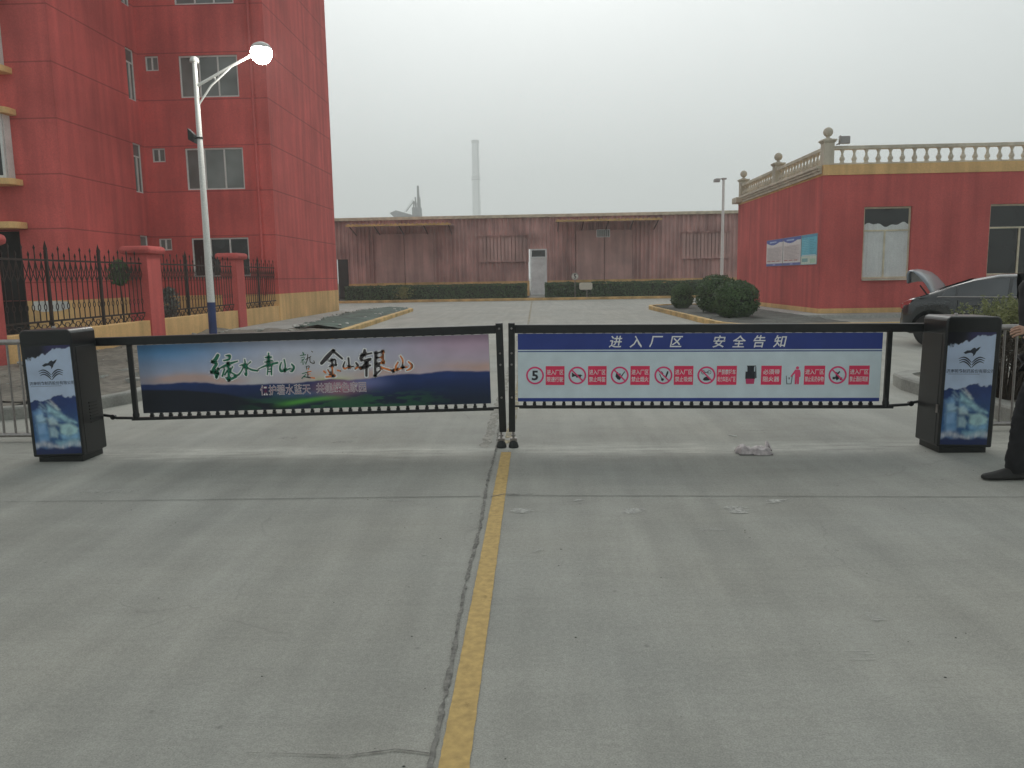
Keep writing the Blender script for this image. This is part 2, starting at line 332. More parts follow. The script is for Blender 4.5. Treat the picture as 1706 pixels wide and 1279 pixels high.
def mat_worn(name, c, lo, hi, sc=9, rough=.8):
    """thin worn paint or dust: broken up by noise so that the concrete shows through"""
    m, nt, p = newmat(name); n = nt.nodes.new; l = nt.links.new
    g_ = n('ShaderNodeNewGeometry')
    mp = n('ShaderNodeMapping'); mp.inputs['Scale'].default_value = (1, .6, 1); l(g_.outputs['Position'], mp.inputs[0])
    a = n('ShaderNodeTexNoise'); a.inputs['Scale'].default_value = sc; a.inputs['Detail'].default_value = 8; a.inputs['Roughness'].default_value = .7; l(mp.outputs[0], a.inputs['Vector'])
    q = n('ShaderNodeMapRange'); q.inputs[1].default_value = lo; q.inputs[2].default_value = hi; l(a.outputs[0], q.inputs[0]); l(q.outputs[0], p.inputs['Alpha'])
    b = n('ShaderNodeTexNoise'); b.inputs['Scale'].default_value = 30; b.inputs['Detail'].default_value = 5; l(g_.outputs['Position'], b.inputs['Vector'])
    r2 = n('ShaderNodeMapRange'); r2.inputs[1].default_value = .3; r2.inputs[2].default_value = .7; r2.inputs[3].default_value = .8; r2.inputs[4].default_value = 1.15; l(b.outputs[0], r2.inputs[0])
    s_ = n('ShaderNodeVectorMath'); s_.operation = 'SCALE'; s_.inputs[0].default_value = c; l(r2.outputs[0], s_.inputs['Scale']); l(s_.outputs[0], p.inputs['Base Color'])
    p.inputs['Roughness'].default_value = rough
    return m
M['line'] = mat_worn('worn_yellow_road_paint', (.50, .345, .125), .20, .40, 7)
M['line_f'] = mat_worn('faded_road_paint', (.42, .36, .22), .42, .62, 9)
M['chalk'] = mat_worn('chalky_white_smear', (.50, .50, .47), .40, .80, 14)
M['palejoint'] = mat_worn('pale_joint_filler', (.36, .35, .31), .35, .6, 8)
ln = MB(); ribbon2d(ln, [(-.262, -1.0), (-.273, 2.2), (-.277, 6.55)], [.094, .096, .085], .004, 0, .0015, .03)
struct(ln.build('road_line', M['line'], recalc=False))
ln = MB(); ribbon2d(ln, [(-.272, 6.9), (-.262, 8.6), (-.27, 40), (-.27, 49)], [.08, .07, .08, .1], .004, 0, .004, .2)
struct(ln.build('faded_road_line', M['line_f'], recalc=False))
ck = MB()
pts = []; y = -.6
random.seed(3)
while y < 9:
    pts.append((-.350 - .006*max(0, y-2) + .006*math.sin(y*3.1)+random.uniform(-.003, .003), y)); y += .07
ribbon2d(ck, pts, [random.uniform(.010, .020) for _ in pts], .006, 0, .005, .02)
ribbon2d(ck, [(-.36, 2.27), (-.47, 2.29), (-.62, 2.255), (-.95, 2.27)], [.008, .006, .005, .002], .006, 0, .002, .03)
ribbon2d(ck, [(-.33, 5.17), (-.24, 5.24), (-.12, 5.22), (-.02, 5.25)], [.010, .010, .008, .004], .006, 0, .004, .03)
struct(ck.build('pavement_crack', M['crack'], recalc=False))
jt = MB()
ribbon2d(jt, [(-9, 5.13), (-3.77, 5.137), (-.40, 5.19)], [.004, .005, .008], .005, 0, .0015)
ribbon2d(jt, [(-.22, 5.205), (1.2, 5.15), (3.2, 5.07), (9, 4.95)], [.007, .007, .006, .006], .005, 0, .0015)
for yy in (12.4, 19.6, 27.0, 34.5, 42.0): ribbon2d(jt, [(-5.2, yy), (5.0, yy-.05)], [.02, .02], .005, 0, .005, .2)
struct(jt.build('pavement_joint', M['joint'], recalc=False))
pj = MB(); ribbon2d(pj, [(-.48, 6.75), (-.44, 12), (-.5, 20)], [.09, .07, .05], .0035, 0, .02, .1)
struct(pj.build('pale_pavement_patch', M['palejoint'], recalc=False))
M['chalk2'] = mat_worn('chalky_white_patch', (.52, .52, .49), .22, .62, 26)
def patches(name, m_, rects, n):
    """each patch is a handful of short overlapping brush-like streaks"""
    ch = MB(); random.seed(8)
    for (x0, x1, y0, y1) in rects:
        sk = random.uniform(-.03, .05)
        for k in range(n):
            yy = y0+(y1-y0)*(k+.5)/n; h_ = (y1-y0)/n*.5; a, b = x0+random.uniform(-.02, .015)*(x1-x0)/.14, x1+random.uniform(-.02, .02)*(x1-x0)/.14; d = sk*(k/n)
            ch.add([(a+d, yy-h_*.3, .0045), (a+d+(b-a)*.5, yy-h_, .0045), (b+d, yy-h_*.2, .0045), (b+d-.004, yy+h_*.6, .0045), (a+d+(b-a)*.4, yy+h_, .0045), (a+d+.004, yy+h_*.5, .0045)], [tuple(range(6))])
    struct(ch.build(name, m_, recalc=False))
patches('chalk_marks', M['chalk2'], [(-.17, -.04, 4.80, 4.90), (.53, .65, 4.77, 4.88), (1.20, 1.33, 4.76, 4.91), (1.49, 1.60, 4.98, 5.06), (.22, .29, 5.06, 5.10)], 6)
patches('chalk_smears', M['chalk'], [(-1.03, -.9, 5.08, 5.13), (.95, 1.12, 4.42, 4.48), (1.40, 1.5, 3.22, 3.31), (1.20, 1.31, 2.87, 2.96), (-.05, 0, 4.08, 4.14), (-3.3, -2.95, 5.35, 5.45), (-2.5, -2.3, 7.2, 7.3), (-1.9, -1.7, 7.0, 7.08), (2.0, 2.2, 7.35, 7.42)], 4)
db = MB(); random.seed(11)                                        # grit and crumbs on the slab
for i in range(260):
    yy = random.uniform(1.6, 12); xx = random.uniform(-.62, .62)*yy; rr = random.choice([.002, .0025, .003, .003, .0045, .006])
    vs = [(xx+rr*random.uniform(.5, 1.2)*math.cos(a), yy+rr*random.uniform(.5, 1.2)*math.sin(a), 0.001) for a in (0, 1.6, 3.1, 4.7)]
    db.add(vs+[(xx, yy, rr*.7)], [(0, 1, 4), (1, 2, 4), (2, 3, 4), (3, 0, 4)])
o = db.build('grit', mat('dark_grit', (.09, .085, .075), .95, var=.5, scale=3)); o['kind'] = 'stuff'

# ------------------------------------------------------------------ kerbs, verges and beds
def strip(mb, pts, wd, z0, z1, mat=0):                            # a kerb of width wd to the left of a path
    P = [Vector(p) for p in pts]; n_ = len(P); off = []
    for i in range(n_):
        t = (P[min(i+1, n_-1)]-P[max(i-1, 0)]).normalized(); off.append(P[i]+Vector((-t.y, t.x))*wd)
    vs = []
    for a, b in zip(P, off): vs += [(a.x, a.y, z0), (a.x, a.y, z1-.02), (a.x*.92+b.x*.08, a.y*.92+b.y*.08, z1), (b.x, b.y, z1), (b.x, b.y, z0)]
    fs = [(5*i+k, 5*i+k+1, 5*i+6+k, 5*i+5+k) for i in range(n_-1) for k in range(4)]+[(0, 1, 2, 3, 4), tuple(5*(n_-1)+k for k in (4, 3, 2, 1, 0))]
    mb.add(vs, fs, mat)
def bumpy(mb, x0, x1, y0, y1, nx, ny, hf, mat=0):
    vs = [(x0+(x1-x0)*i/nx, y0+(y1-y0)*j/ny, hf(x0+(x1-x0)*i/nx, y0+(y1-y0)*j/ny)) for j in range(ny+1) for i in range(nx+1)]
    mb.add(vs, [(j*(nx+1)+i, j*(nx+1)+i+1, (j+1)*(nx+1)+i+1, (j+1)*(nx+1)+i) for j in range(ny) for i in range(nx)], mat, True)
from mathutils import noise as mn
k = MB(); strip(k, [(-7.4, 8.05), (-6.6, 8.2), (-5.9, 8.45), (-5.35, 8.95), (-5.12, 9.6), (-5.15, 12), (-5.2, 16), (-5.25, 19.5)], .16, 0, .14)
struct(k.build('left_road_kerb', M['kerb_g']))
k = MB(); strip(k, [(-5.25, 19.5), (-5.43, 24.5), (-5.62, 31), (-5.76, 36.2), (-6.0, 36.9)], .18, 0, .14)
struct(k.build('left_bed_kerb', M['kerb_y']))
sv = MB(); bumpy(sv, -9.38, -5.32, 9.2, 22.6, 40, 110, lambda x, y: .09+.07*mn.noise((x*.9, y*.9, 0))+.05*mn.noise((x*3, y*3, 1))+.05*max(0, (-x-6.5))/3)
bumpy(sv, -9.38, -6.3, 8.55, 9.2, 30, 8, lambda x, y: .08+.05*mn.noise((x*2, y*2, 4)))
struct(sv.build('verge_soil', M['soil']))
st = MB(); random.seed(5)
for i in range(150):                                              # broken stones on the verge
    x, y = random.uniform(-9.1, -5.5), random.uniform(9.2, 22); rr = random.choice([.02, .03, .05, .09, .14]); z = .1+.05*max(0, (-x-6.5))/3
    pts = [Vector((random.uniform(-1, 1), random.uniform(-1, 1), random.uniform(-.5, .6)))*rr for _ in range(8)]
    bm = bmesh.new(); [bm.verts.new(p+Vector((x, y, z))) for p in pts]; h = bmesh.ops.convex_hull(bm, input=bm.verts)
    bm.verts.index_update(); st.add([v.co[:] for v in bm.verts], [[v.index for v in f.verts] for f in bm.faces]); bm.free()
o = st.build('rubble', M['kerb_g']); o['kind'] = 'stuff'
pv = MB(); pv.slab([(-9.38, 22.6), (-7.3, 22.6), (-8.0, 29), (-8.2, 33.2), (-8.6, 38.9), (-12, 39.2), (-12, 36.9), (-9.38, 36.9)], 0, .07)
struct(pv.build('left_pavement', M['paving']))
bd = MB(); random.seed(9)
ny = 60
rows = []
for j in range(ny+1):
    y = 22.6+(37.4-22.6)*j/ny; xl = np.interp(y, [22.6, 29, 33.2, 37.4], [-7.28, -7.95, -8.1, -7.6]); xr = np.interp(y, [22.6, 24.5, 31, 36.4, 37.4], [-5.58, -5.63, -5.82, -5.96, -6.2])
    for i in range(15):
        t = i/14; x = xl+(xr-xl)*t; rows.append((x, y, .10+.10*math.sin(math.pi*t)+.09*mn.noise((x*1.1, y*.7, 2))+.04*mn.noise((x*4, y*4, 3))))
bd.add(rows, [(j*15+i, j*15+i+1, (j+1)*15+i+1, (j+1)*15+i) for j in range(ny) for i in range(14)], 0, True)
struct(bd.build('netted_bed', M['net']))
wb = MB()
for i in range(70):                                               # pale stones weighing the net down
    y = random.uniform(23, 37); e = random.choice([0, 0, 1]); xl = np.interp(y, [22.6, 29, 33.2, 37.4], [-7.28, -7.95, -8.1, -7.6]); x = xl+.1+random.uniform(-.08, .2) if e == 0 else random.uniform(-6.6, -5.9)
    rr = random.uniform(.03, .09); wb.lathe((x, y, .12), [(rr*.4, 0), (rr, .03), (rr*.9, rr*.7), (rr*.3, rr)], 6)
o = wb.build('pale_stones', mat('pale_stone', (.45, .45, .42), .9, var=.3)); o['kind'] = 'stuff'
# right beds
k = MB(); strip(k, [(9.2, 36.6), (6.0, 36.2), (5.3, 35.6), (5.12, 34.4), (5.2, 30), (5.26, 25.7), (5.3, 22.2), (5.6, 21.3), (6.4, 21.0), (11, 21.0)][::-1], .18, 0, .15)
struct(k.build('right_bed_kerb', M['kerb_y']))
s2 = MB(); bumpy(s2, 5.44, 8.75, 21.2, 36.1, 28, 100, lambda x, y: .10+.05*mn.noise((x*1.5, y*1.5, 7)))
struct(s2.build('right_bed_soil', M['soil_d']))
pv = MB(); pv.slab([(8.7, 25.4), (20, 25.4), (20, 26.37), (9.43, 26.37), (9.43, 37.2), (8.7, 37.2)], 0, .12)
struct(pv.build('right_pavement', M['paving']))
k = MB(); strip(k, [(4.62, 7.4), (4.6, 8.6), (4.62, 9.9), (4.72, 10.35), (5.0, 10.6), (5.6, 10.7), (9.5, 10.75)][::-1], .22, 0, .16)
struct(k.build('planter_kerb', M['kerb_g']))
s2 = MB(); bumpy(s2, 4.8, 9.5, 7.4, 10.5, 40, 28, lambda x, y: .12+.04*mn.noise((x*2, y*2, 9)))
struct(s2.build('planter_soil', M['soil']))
# strip in front of the shed
k = MB(); strip(k, [(-16, 50.35), (16, 49.75)], .25, 0, .16)
struct(k.build('shed_kerb', M['kerb_y']))
s2 = MB(); bumpy(s2, -16, 20, 50.45, 56.9, 90, 16, lambda x, y: .12+.04*mn.noise((x*1.5, y*1.5, 9)))
struct(s2.build('shed_bed_soil', M['soil_d']))
pv = MB(); pv.slab([(-.45, 50.2), (.5, 50.2), (.8, 56.9), (-.45, 56.9)], 0, .22)
struct(pv.build('shed_path', M['paving']))
# ------------------------------------------------------------------ buildings
def window(parent, o, U, Nn, wd, h, mull=(), transom=None, bar=.055, depth=.10, glass='glass', name='window', fm='white'):
    """frame set into an opening: o is the lower left corner on the wall face, U along the wall, Nn outward"""
    o = Vector(o); U = Vector(U); Nn = Vector(Nn); Z = Vector((0, 0, 1)); b = o-Nn*depth
    f = MB()
    def br(u0, u1, z0, z1, out=0.0):
        c = [b+U*u0+Z*z0, b+U*u1+Z*z0, b+U*u1+Z*z1, b+U*u0+Z*z1]; q = [p+Nn*(.05+out) for p in c]
        f.add(c+q, [(0, 1, 2, 3), (4, 5, 6, 7), (0, 1, 5, 4), (1, 2, 6, 5), (2, 3, 7, 6), (3, 0, 4, 7)])
    br(.004, bar, .004, h-.004); br(wd-bar, wd-.004, .004, h-.004); br(bar, wd-bar, .004, bar); br(bar, wd-bar, h-bar, h-.004)
    for m_ in mull: br(wd*m_-bar*.45, wd*m_+bar*.45, bar, (h*transom if transom else h-bar), .012)
    if transom: br(bar, wd-bar, h*transom, h*transom+bar*.9, .008)
    fr = f.build(name, M[fm], parent)
    p = MB(); q = b+Nn*.02
    p.add([q+U*.02+Z*.02, q+U*(wd-.02)+Z*.02, q+U*(wd-.02)+Z*(h-.02), q+U*.02+Z*(h-.02)], [(0, 1, 2, 3)]); p.build('pane', M[glass], fr, recalc=False)
    return fr

# left: red apartment block
ab = thing('apartment_building', 'tall red rendered apartment block with yellow base behind the iron fence', 'building', (-9.4, 28.2, 0))
HT = 16.2; yb = 1.04
bigw = [(1.70, 3.10), (4.80, 6.26), (7.99, 9.42), (11.11, 12.6)]; smlw = [(2.68, 3.11), (5.80, 6.29), (8.93, 9.44), (12.08, 12.6)]
sidw = [(1.55, 3.2), (4.68, 6.38), (7.83, 9.56), (10.98, 12.7)]
b = MB()
wall(b, (-30, 23.06, 0), (1, 0, 0), yb, 16.05, HT, [(10, 14.6, yb, 3.16)], .5, (0, -1, 0))
wall(b, (-13.95, 23.06, 0), (0, 1, 0), yb, 5.14, HT, [(4.32, 4.90, a, c) for a, c in sidw], .16, (1, 0, 0))
wall(b, (-13.95, 28.2, 0), (1, 0, 0), yb, 4.55, HT, [(1.45, 3.55, a, c) for a, c in bigw]+[(.25, .73, a, c) for a, c in smlw], .16, (0, -1, 0))
wall(b, (-9.4, 28.2, 0), (0, 1, 0), yb, 8.5, HT, [], .1, (1, 0, 0))
b.add([(-9.4, 36.7, 0), (-30, 36.7, 0), (-30, 36.7, HT), (-9.4, 36.7, HT)], [(0, 1, 2, 3)])
b.add([(-30, 23.06, HT), (-13.95, 23.06, HT), (-13.95, 28.2, HT), (-9.4, 28.2, HT), (-9.4, 36.7, HT), (-30, 36.7, HT)], [(0, 1, 2, 3, 4, 5)])
b.build('wall', M['red'], ab, recalc=False)
b = MB()
for (x0, x1, y0, y1) in [(-15.36, -13.93, 23.04, 23.3), (-14.2, -13.93, 23.3, 28.18), (-13.93, -9.38, 28.18, 28.4), (-9.6, -9.38, 28.4, 36.72), (-30, -20, 23.04, 23.3)]: b.box(x0, x1, y0, y1, 0, yb)
b.build('base_band', M['yellow'], ab)
for a, c in bigw: window(ab, (-12.5, 28.2, a), (1, 0, 0), (0, -1, 0), 2.1, c-a, (.34, .66) if a > 7 else (.33, .67), None, .055, .10, 'glass' if a > 4 else 'darkglass')
for a, c in smlw: window(ab, (-13.7, 28.2, a), (1, 0, 0), (0, -1, 0), .48, c-a, (.5,), None, .05)
for a, c in sidw: window(ab, (-13.95, 27.38, a), (0, 1, 0), (1, 0, 0), .58, c-a, (.5,), .72, .05)
dp = MB(); dp.tube([(-9.9, 28.12, 1.0), (-9.9, 28.12, HT)], .055, 10)
for z in np.arange(1.6, HT, 1.6): dp.box(-9.98, -9.82, 28.10, 28.2, z, z+.05)
dp.build('downpipe', M['red_plain'], ab)
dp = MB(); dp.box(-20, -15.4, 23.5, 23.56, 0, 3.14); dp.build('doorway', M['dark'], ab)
def bay_slab(z0, z1, x1=-15.12):
    pts = [(-21, 23.055)]+[(-21, 22.5)]+[(x1-.28+.28*math.sin(t), 22.78-.28*math.cos(t)) for t in np.linspace(0, math.pi/2, 7)]+[(x1, 23.055)]
    s_ = MB(); s_.slab(pts, z0, z1); s_.build('ledge', M['yellow'], ab, .02)
for z0, z1 in [(3.17, 3.36), (4.42, 4.60), (6.42, 6.60), (7.58, 7.76), (9.62, 9.8), (10.78, 10.96)]: bay_slab(z0, z1)
for z0, z1 in [(4.60, 6.42), (7.76, 9.62), (10.96, 12.8)]:
    f = window(ab, (-19.5, 22.72, z0), (1, 0, 0), (0, -1, 0), 4.15, z1-z0, (.25, .5, .82, .9), .72, .09, .0, 'darkglass', 'bay_window')
    s_ = MB(); s_.box(-16.6, -16.1, 22.655, 22.70, z0+.05, z1-.05); s_.build('infill_panel', M['white'], f)
    s_ = MB(); s_.box(-15.40, -15.34, 22.74, 23.05, z0, z1); s_.build('return_frame', M['white'], f)
pp = MB(); random.seed(2)
pp.add([(-15.2, 23.03, .78), (-14.9, 23.03, .70), (-14.4, 23.03, .72), (-14.05, 23.03, .80), (-14.08, 23.03, 1.0), (-14.6, 23.03, 1.03), (-15.2, 23.03, 1.02)], [tuple(range(7))]); pp.build('bare_plaster_patch', mat('bare_plaster', (.6, .6, .58), .9, var=.12), ab)

# right: single storey gatehouse with a balustrade
gb = thing('gatehouse', 'single storey red gatehouse with yellow cornice and roof balustrade beside the parked car', 'building', (9.47, 26.4, 0))
ZB, ZT = .28, 4.64; XE, YE = 21.5, 37.2
gw = [(1.37, 2.93, 1.25, 3.60), (5.45, 7.65, 1.30, 3.61), (9.2, 11, 1.3, 3.6)]
b = MB()
wall(b, (9.47, 26.4, 0), (1, 0, 0), ZB, XE-9.47, ZT, gw, .18, (0, -1, 0))
wall(b, (9.47, YE, 0), (0, -1, 0), ZB, YE-26.4, ZT, [], .1, (-1, 0, 0))
b.add([(XE, 26.4, 0), (XE, YE, 0), (XE, YE, ZT), (XE, 26.4, ZT)], [(0, 1, 2, 3)]); b.add([(9.47, YE, 0), (XE, YE, 0), (XE, YE, ZT), (9.47, YE, ZT)], [(0, 1, 2, 3)])
b.build('wall', M['red_plain'], gb, recalc=False)
b = MB(); b.box(9.45, XE+.02, 26.38, 26.6, 0, ZB); b.box(9.45, 9.7, 26.6, YE+.02, 0, ZB); b.build('base_band', M['yellow'], gb)
b = MB(); b.box(9.46, XE+.05, 26.37, YE, ZT, 4.97); b.build('parapet_band', M['yellow'], gb)
b = MB(); b.box(9.33, 9.455, 26.5, 36.2, 4.80, 4.88); b.box(9.39, 9.455, 26.5, 36.2, 4.70, 4.80); b.box(9.27, 9.455, 26.5, 36.2, 4.88, 4.965); b.build('cornice', M['cream'], gb, .01)
b = MB(); b.box(9.18, 9.9, 36.5, 37.3, 4.70, 4.96); b.build('cornice_end', M['cream'], gb, .03)
rz0, rz1 = 5.46, 5.575
b = MB(); b.box(9.80, XE, 26.44, 26.64, rz0, rz1); b.box(9.50, 9.70, 26.8, 31.6, rz0, rz1); b.box(9.50, 9.70, 32.1, 36.8, rz0, rz1)
b.box(9.80, XE, 26.46, 26.62, 4.972, 5.03); b.box(9.52, 9.68, 26.8, 31.6, 4.972, 5.03); b.box(9.52, 9.68, 32.1, 36.8, 4.972, 5.03); b.build('handrail', M['cream'], gb, .012)
prof = [(.075, 0), (.075, .03), (.05, .045), (.062, .07), (.085, .12), (.082, .16), (.055, .21), (.04, .235), (.05, .25), (.036, .27), (.036, .32), (.05, .37), (.08, .42), (.085, .44)]
ba = MB(); ba.lathe((0, 0, 0), prof, 12)
bal = ba.build('baluster', M['cream']); me0 = bal.data; bpy.data.objects.remove(bal)
gi = root_inv(gb)
bpos = [(10.10+.39*i, 26.54) for i in range(29)]+[(9.6, 27.05+.335*i) for i in range(14)]+[(9.6, 32.35+.335*i) for i in range(14)]
for x, y in bpos:
    o = bpy.data.objects.new('baluster', me0); col.objects.link(o); o.parent = gb; o.location = gi @ Vector((x, y, 5.03))
for (x, y) in [(9.63, 26.58), (9.63, 31.85), (9.63, 37.0)]:
    b = MB(); b.box(x-.17, x+.17, y-.17, y+.17, 4.975, 5.69); b.box(x-.2, x+.2, y-.2, y+.2, 5.69, 5.73); b.box(x-.23, x+.23, y-.23, y+.23, 5.73, 5.79)
    q = b.build('parapet_pillar', M['cream'], gb, .012)
    b = MB(); b.lathe((x, y, 5.79), [(.15, 0), (.13, .03), (.07, .06), (.05, .09), (.06, .11)]+[(.155*math.sin(t), .245-.155*math.cos(t)) for t in np.linspace(.55, 3.05, 12)], 18); b.build('ball_finial', M['cream'], q)
for i, (a, c, z0, z1) in enumerate(gw):
    f = window(gb, (9.47+a, 26.4, z0), (1, 0, 0), (0, -1, 0), c-a, z1-z0, (.47,), .66, .06, .14, 'darkglass', 'window', 'fascia')
    s_ = MB(); s_.box(9.47+a-.0, 9.47+c+.0, 26.30, 26.397, z0-.06, z0-.002); s_.build('sill', M['cream'], f, .008)
# curtain of the first window: pleated cloth hanging just in front of the pane, under a dark scalloped valance
cu = MB(); X0, X1 = 9.47+1.37+.06, 9.47+2.93-.06; nx = 90
rows = []
for j in range(9):
    t = j/8
    for i in range(nx+1):
        s_ = i/nx; x = X0+(X1-X0)*s_; top = 3.02+.05*math.sin(s_*9)+.03*math.sin(s_*23); z = 1.31+(top-1.31)*t
        rows.append((x, 26.4+.112-.012*abs(math.sin(s_*41+1.5*math.sin(s_*5)))-.006*math.sin(s_*17)*t, z))
cu.add(rows, [(j*(nx+1)+i, j*(nx+1)+i+1, (j+1)*(nx+1)+i+1, (j+1)*(nx+1)+i) for j in range(8) for i in range(nx)], 0, True)
cu.build('curtain', M['curtain'], gb)
fl = MB(); fl.box(9.95, 10.25, 26.3, 26.42, 5.62, 5.86); fl.bar((9.85, 26.4, 5.6), (10.0, 26.4, 5.7), .04); fl.box(9.92, 9.95, 26.28, 26.44, 5.6, 5.88)
tag(fl.build('floodlight', M['steel'], None, .01), 'small grey floodlight on the corner pillar of the gatehouse balustrade', 'floodlight')

# far: corrugated shed
wh = thing('warehouse', 'long low maroon corrugated metal shed with yellow base behind the hedges', 'warehouse', (0, 57, 0))
c = MB(); x = -22.0; P_ = .30; prof = []
while x < 24: prof += [(x, 57.0), (x+.13, 57.0), (x+.17, 56.93), (x+.26, 56.93)]; x += P_
def corr(mb, x0, x1, z0, z1):
    pts = [p for p in prof if x0 <= p[0] <= x1]
    vs = [(a, y, z0) for a, y in pts]+[(a, y, z1) for a, y in pts]; n_ = len(pts)
    mb.add(vs, [(i, i+1, n_+i+1, n_+i) for i in range(n_-1)])
corr(c, -22, -14.5, .85, 5.85); corr(c, -14.6, -13.7, 3.0, 5.85); corr(c, -13.8, -.45, .85, 5.85); corr(c, -.55, .85, 3.5, 5.85); corr(c, .75, 24, .85, 5.85)
c.add([(-22, 57, 0), (-22, 85, 0), (-22, 85, 5.85), (-22, 57, 5.85)], [(0, 1, 2, 3)]); c.add([(24, 57, 0), (24, 85, 0), (24, 85, 5.85), (24, 57, 5.85)], [(0, 1, 2, 3)])
c.build('wall', M['shed'], wh, recalc=False)
c = MB(); c.add([(-22.2, 56.8, 5.86), (24.2, 56.8, 5.86), (24.2, 71, 6.2), (-22.2, 71, 6.2), (24.2, 85, 5.9), (-22.2, 85, 5.9)], [(0, 1, 2, 3), (3, 2, 4, 5)]); c.build('roof', M['fascia'], wh)
c = MB(); c.box(-22.2, 24.2, 56.72, 56.92, 5.74, 5.95); c.build('roof_edge', M['fascia'], wh)
c = MB()
for x0, x1 in [(-22, -14.55), (-13.72, -.48), (.82, 24)]: c.box(x0, x1, 56.86, 57.1, .1, 1.22)
c.build('base_band', M['yellow'], wh)
for x0, x1, nn in [(-11.64, -9.55, 1), (-9.5, -7.43, 1), (2.94, 4.92, 2), (4.97, 6.93, 2)]:
    c = MB(); c.box(x0, x1, 56.74, 56.80, 1.24, 4.75); c.box(x0, x1, 56.70, 56.74, 4.69, 4.75); c.box(x0, x0+.07, 56.715, 56.74, 1.24, 4.69); c.box(x1-.07, x1, 56.715, 56.74, 1.24, 4.69)
    if nn == 2: c.box(x0+.07, x1-.07, 56.715, 56.74, 3.0, 3.06)
    c.box(x0, x1, 56.72, 56.80, .3, 1.238, 1)
    c.build('sliding_door', [M['shed_door'], M['kerb_y']], wh)
for x0, x1, z in [(-13.2, -5.85, 5.22), (1.4, 8.7, 5.28)]:
    c = MB(); c.add([(x0, 56.9, z+.12), (x1, 56.9, z+.12), (x1, 54.5, z), (x0, 54.5, z), (x0, 56.9, z+.08), (x1, 56.9, z+.08), (x1, 54.5, z-.04), (x0, 54.5, z-.04)], [(0, 1, 2, 3), (4, 5, 6, 7), (0, 1, 5, 4), (1, 2, 6, 5), (2, 3, 7, 6), (3, 0, 4, 7)])
    q = c.build('awning', M['shed'], wh)
    c = MB(); c.box(x0, x1, 54.46, 54.50, z-.05, z+.055)
    xx = x0+.1
    while xx < x1-.15: c.box(xx, xx+.14, 54.50, 54.8, z+.065, z+.12); xx += .3
    c.build('awning_edge', M['kerb_y'], q)
    for xx in np.linspace(x0+.2, x1-.2, 5): c = MB(); c.bar((xx, 56.9, z-.55), (xx, 54.8, z-.05), .05); c.build('bracket', M['rust'], q)
for x0, x1 in [(-4.12, -.5), (10.5, 13.9)]:
    c = MB(); c.box(x0, x1, 56.80, 56.90, 4.42, 4.50); c.box(x0-.06, x1+.06, 56.72, 56.92, 4.50, 4.53); c.box(x0, x1, 56.78, 56.92, 2.6, 2.68); c.box(x0, x0+.06, 56.86, 56.92, 2.68, 4.42); c.box(x1-.06, x1, 56.86, 56.92, 2.68, 4.42)
    q = c.build('shuttered_window', M['shed'], wh)
    c = MB(); xx = x0+.08
    while xx < x1-.2: c.box(xx, xx+.2, 56.87, 56.905, 2.68, 4.42); xx += .26
    c.build('shutter', M['shed_door'], q)
dr = MB(); dr.box(-.40, -.30, 56.8, 57.0, .22, 3.5); dr.box(.70, .80, 56.8, 57.0, .22, 3.5); dr.box(-.3, .7, 56.8, 57.0, 3.42, 3.5); dr.box(-.3, .7, 56.8, 57.0, 2.86, 2.93); q = dr.build('door_frame', M['greydoor'], wh)
dr = MB(); dr.box(-.29, .69, 56.86, 56.9, .22, 2.85); dr.box(-.22, .62, 56.845, 56.862, .35, 1.35); dr.box(-.22, .62, 56.845, 56.862, 1.6, 2.7); dr.box(-.26, .66, 56.82, 56.862, 1.42, 1.5); dr.build('door', M['greydoor'], q)
dr = MB(); dr.box(-.29, .69, 56.88, 56.9, 2.94, 3.41); dr.build('pane', M['darkglass'], q)
dr = MB(); dr.box(-14.48, -13.74, 56.9, 56.95, .15, 3.0); dr.build('dark_door', M['blackmetal'], wh)
v = MB()
for xx in (4.4, 5.32): v.box(xx-.03, xx+.03, 56.66, 56.70, 4.24, 4.78)
for zz in (4.24, 4.75): v.box(4.4, 5.32, 56.66, 56.70, zz, zz+.04)
for xx in np.arange(4.55, 5.3, .15): v.box(xx-.012, xx+.012, 56.665, 56.69, 4.26, 4.76)
q = v.build('vent_window', M['greydoor'], wh); v = MB(); v.box(4.4, 5.32, 56.692, 56.696, 4.26, 4.76); v.build('pane', M['glass'], q)

# beyond: chimney and conveyor tower in the haze
chm = thing('chimney', 'tall pale grey factory chimney fading into the haze', 'chimney', (-77.7, 1050, 0))
c = MB(); c.lathe((-77.7, 1050, 0), [(7.7, 0), (6.1, 67), (5.25, 119), (4.65, 179)], 28); c.build('shaft', mat('pale_concrete', (.68, .69, .68), .9, var=.1, scale=.2), chm)
c = MB(); c.lathe((-77.7, 1050, 176.4), [(4.5, 0), (5.2, .4), (5.2, 4.2), (4.2, 4.2)], 28); c.build('rim', M['kerb_g'], chm)
c = MB(); c.lathe((-77.7, 1050, 129.5), [(4.9, 0), (6.5, .2), (6.5, .9), (4.9, .9)], 28); c.lathe((-77.7, 1050, 133), [(6.3, 0), (6.5, 0), (6.5, .4), (6.3, .4)], 28); c.build('walkway', M['joint'], chm)
c = MB(); c.bar((-74.2, 1045.1, 18), (-74.2, 1045.6, 176), .9); c.build('ladder', M['joint'], chm)
ct = thing('conveyor_tower', 'dark hazy conveyor tower with slim stack above the shed roof', 'tower', (-69, 450, 0))
class FB(MB):
    def build(s, *a, **k): s.v = [(3*x, 450+3*(y-150), 3*z-3) for x, y, z in s.v]; return super().build(*a, **k)
dm = mat('sooty_steel', (.10, .10, .11), .8, var=.2)
c = FB(); c.box(-23.3, -21.7, 149, 151, 0, 14.9); c.build('tower_body', dm, ct)
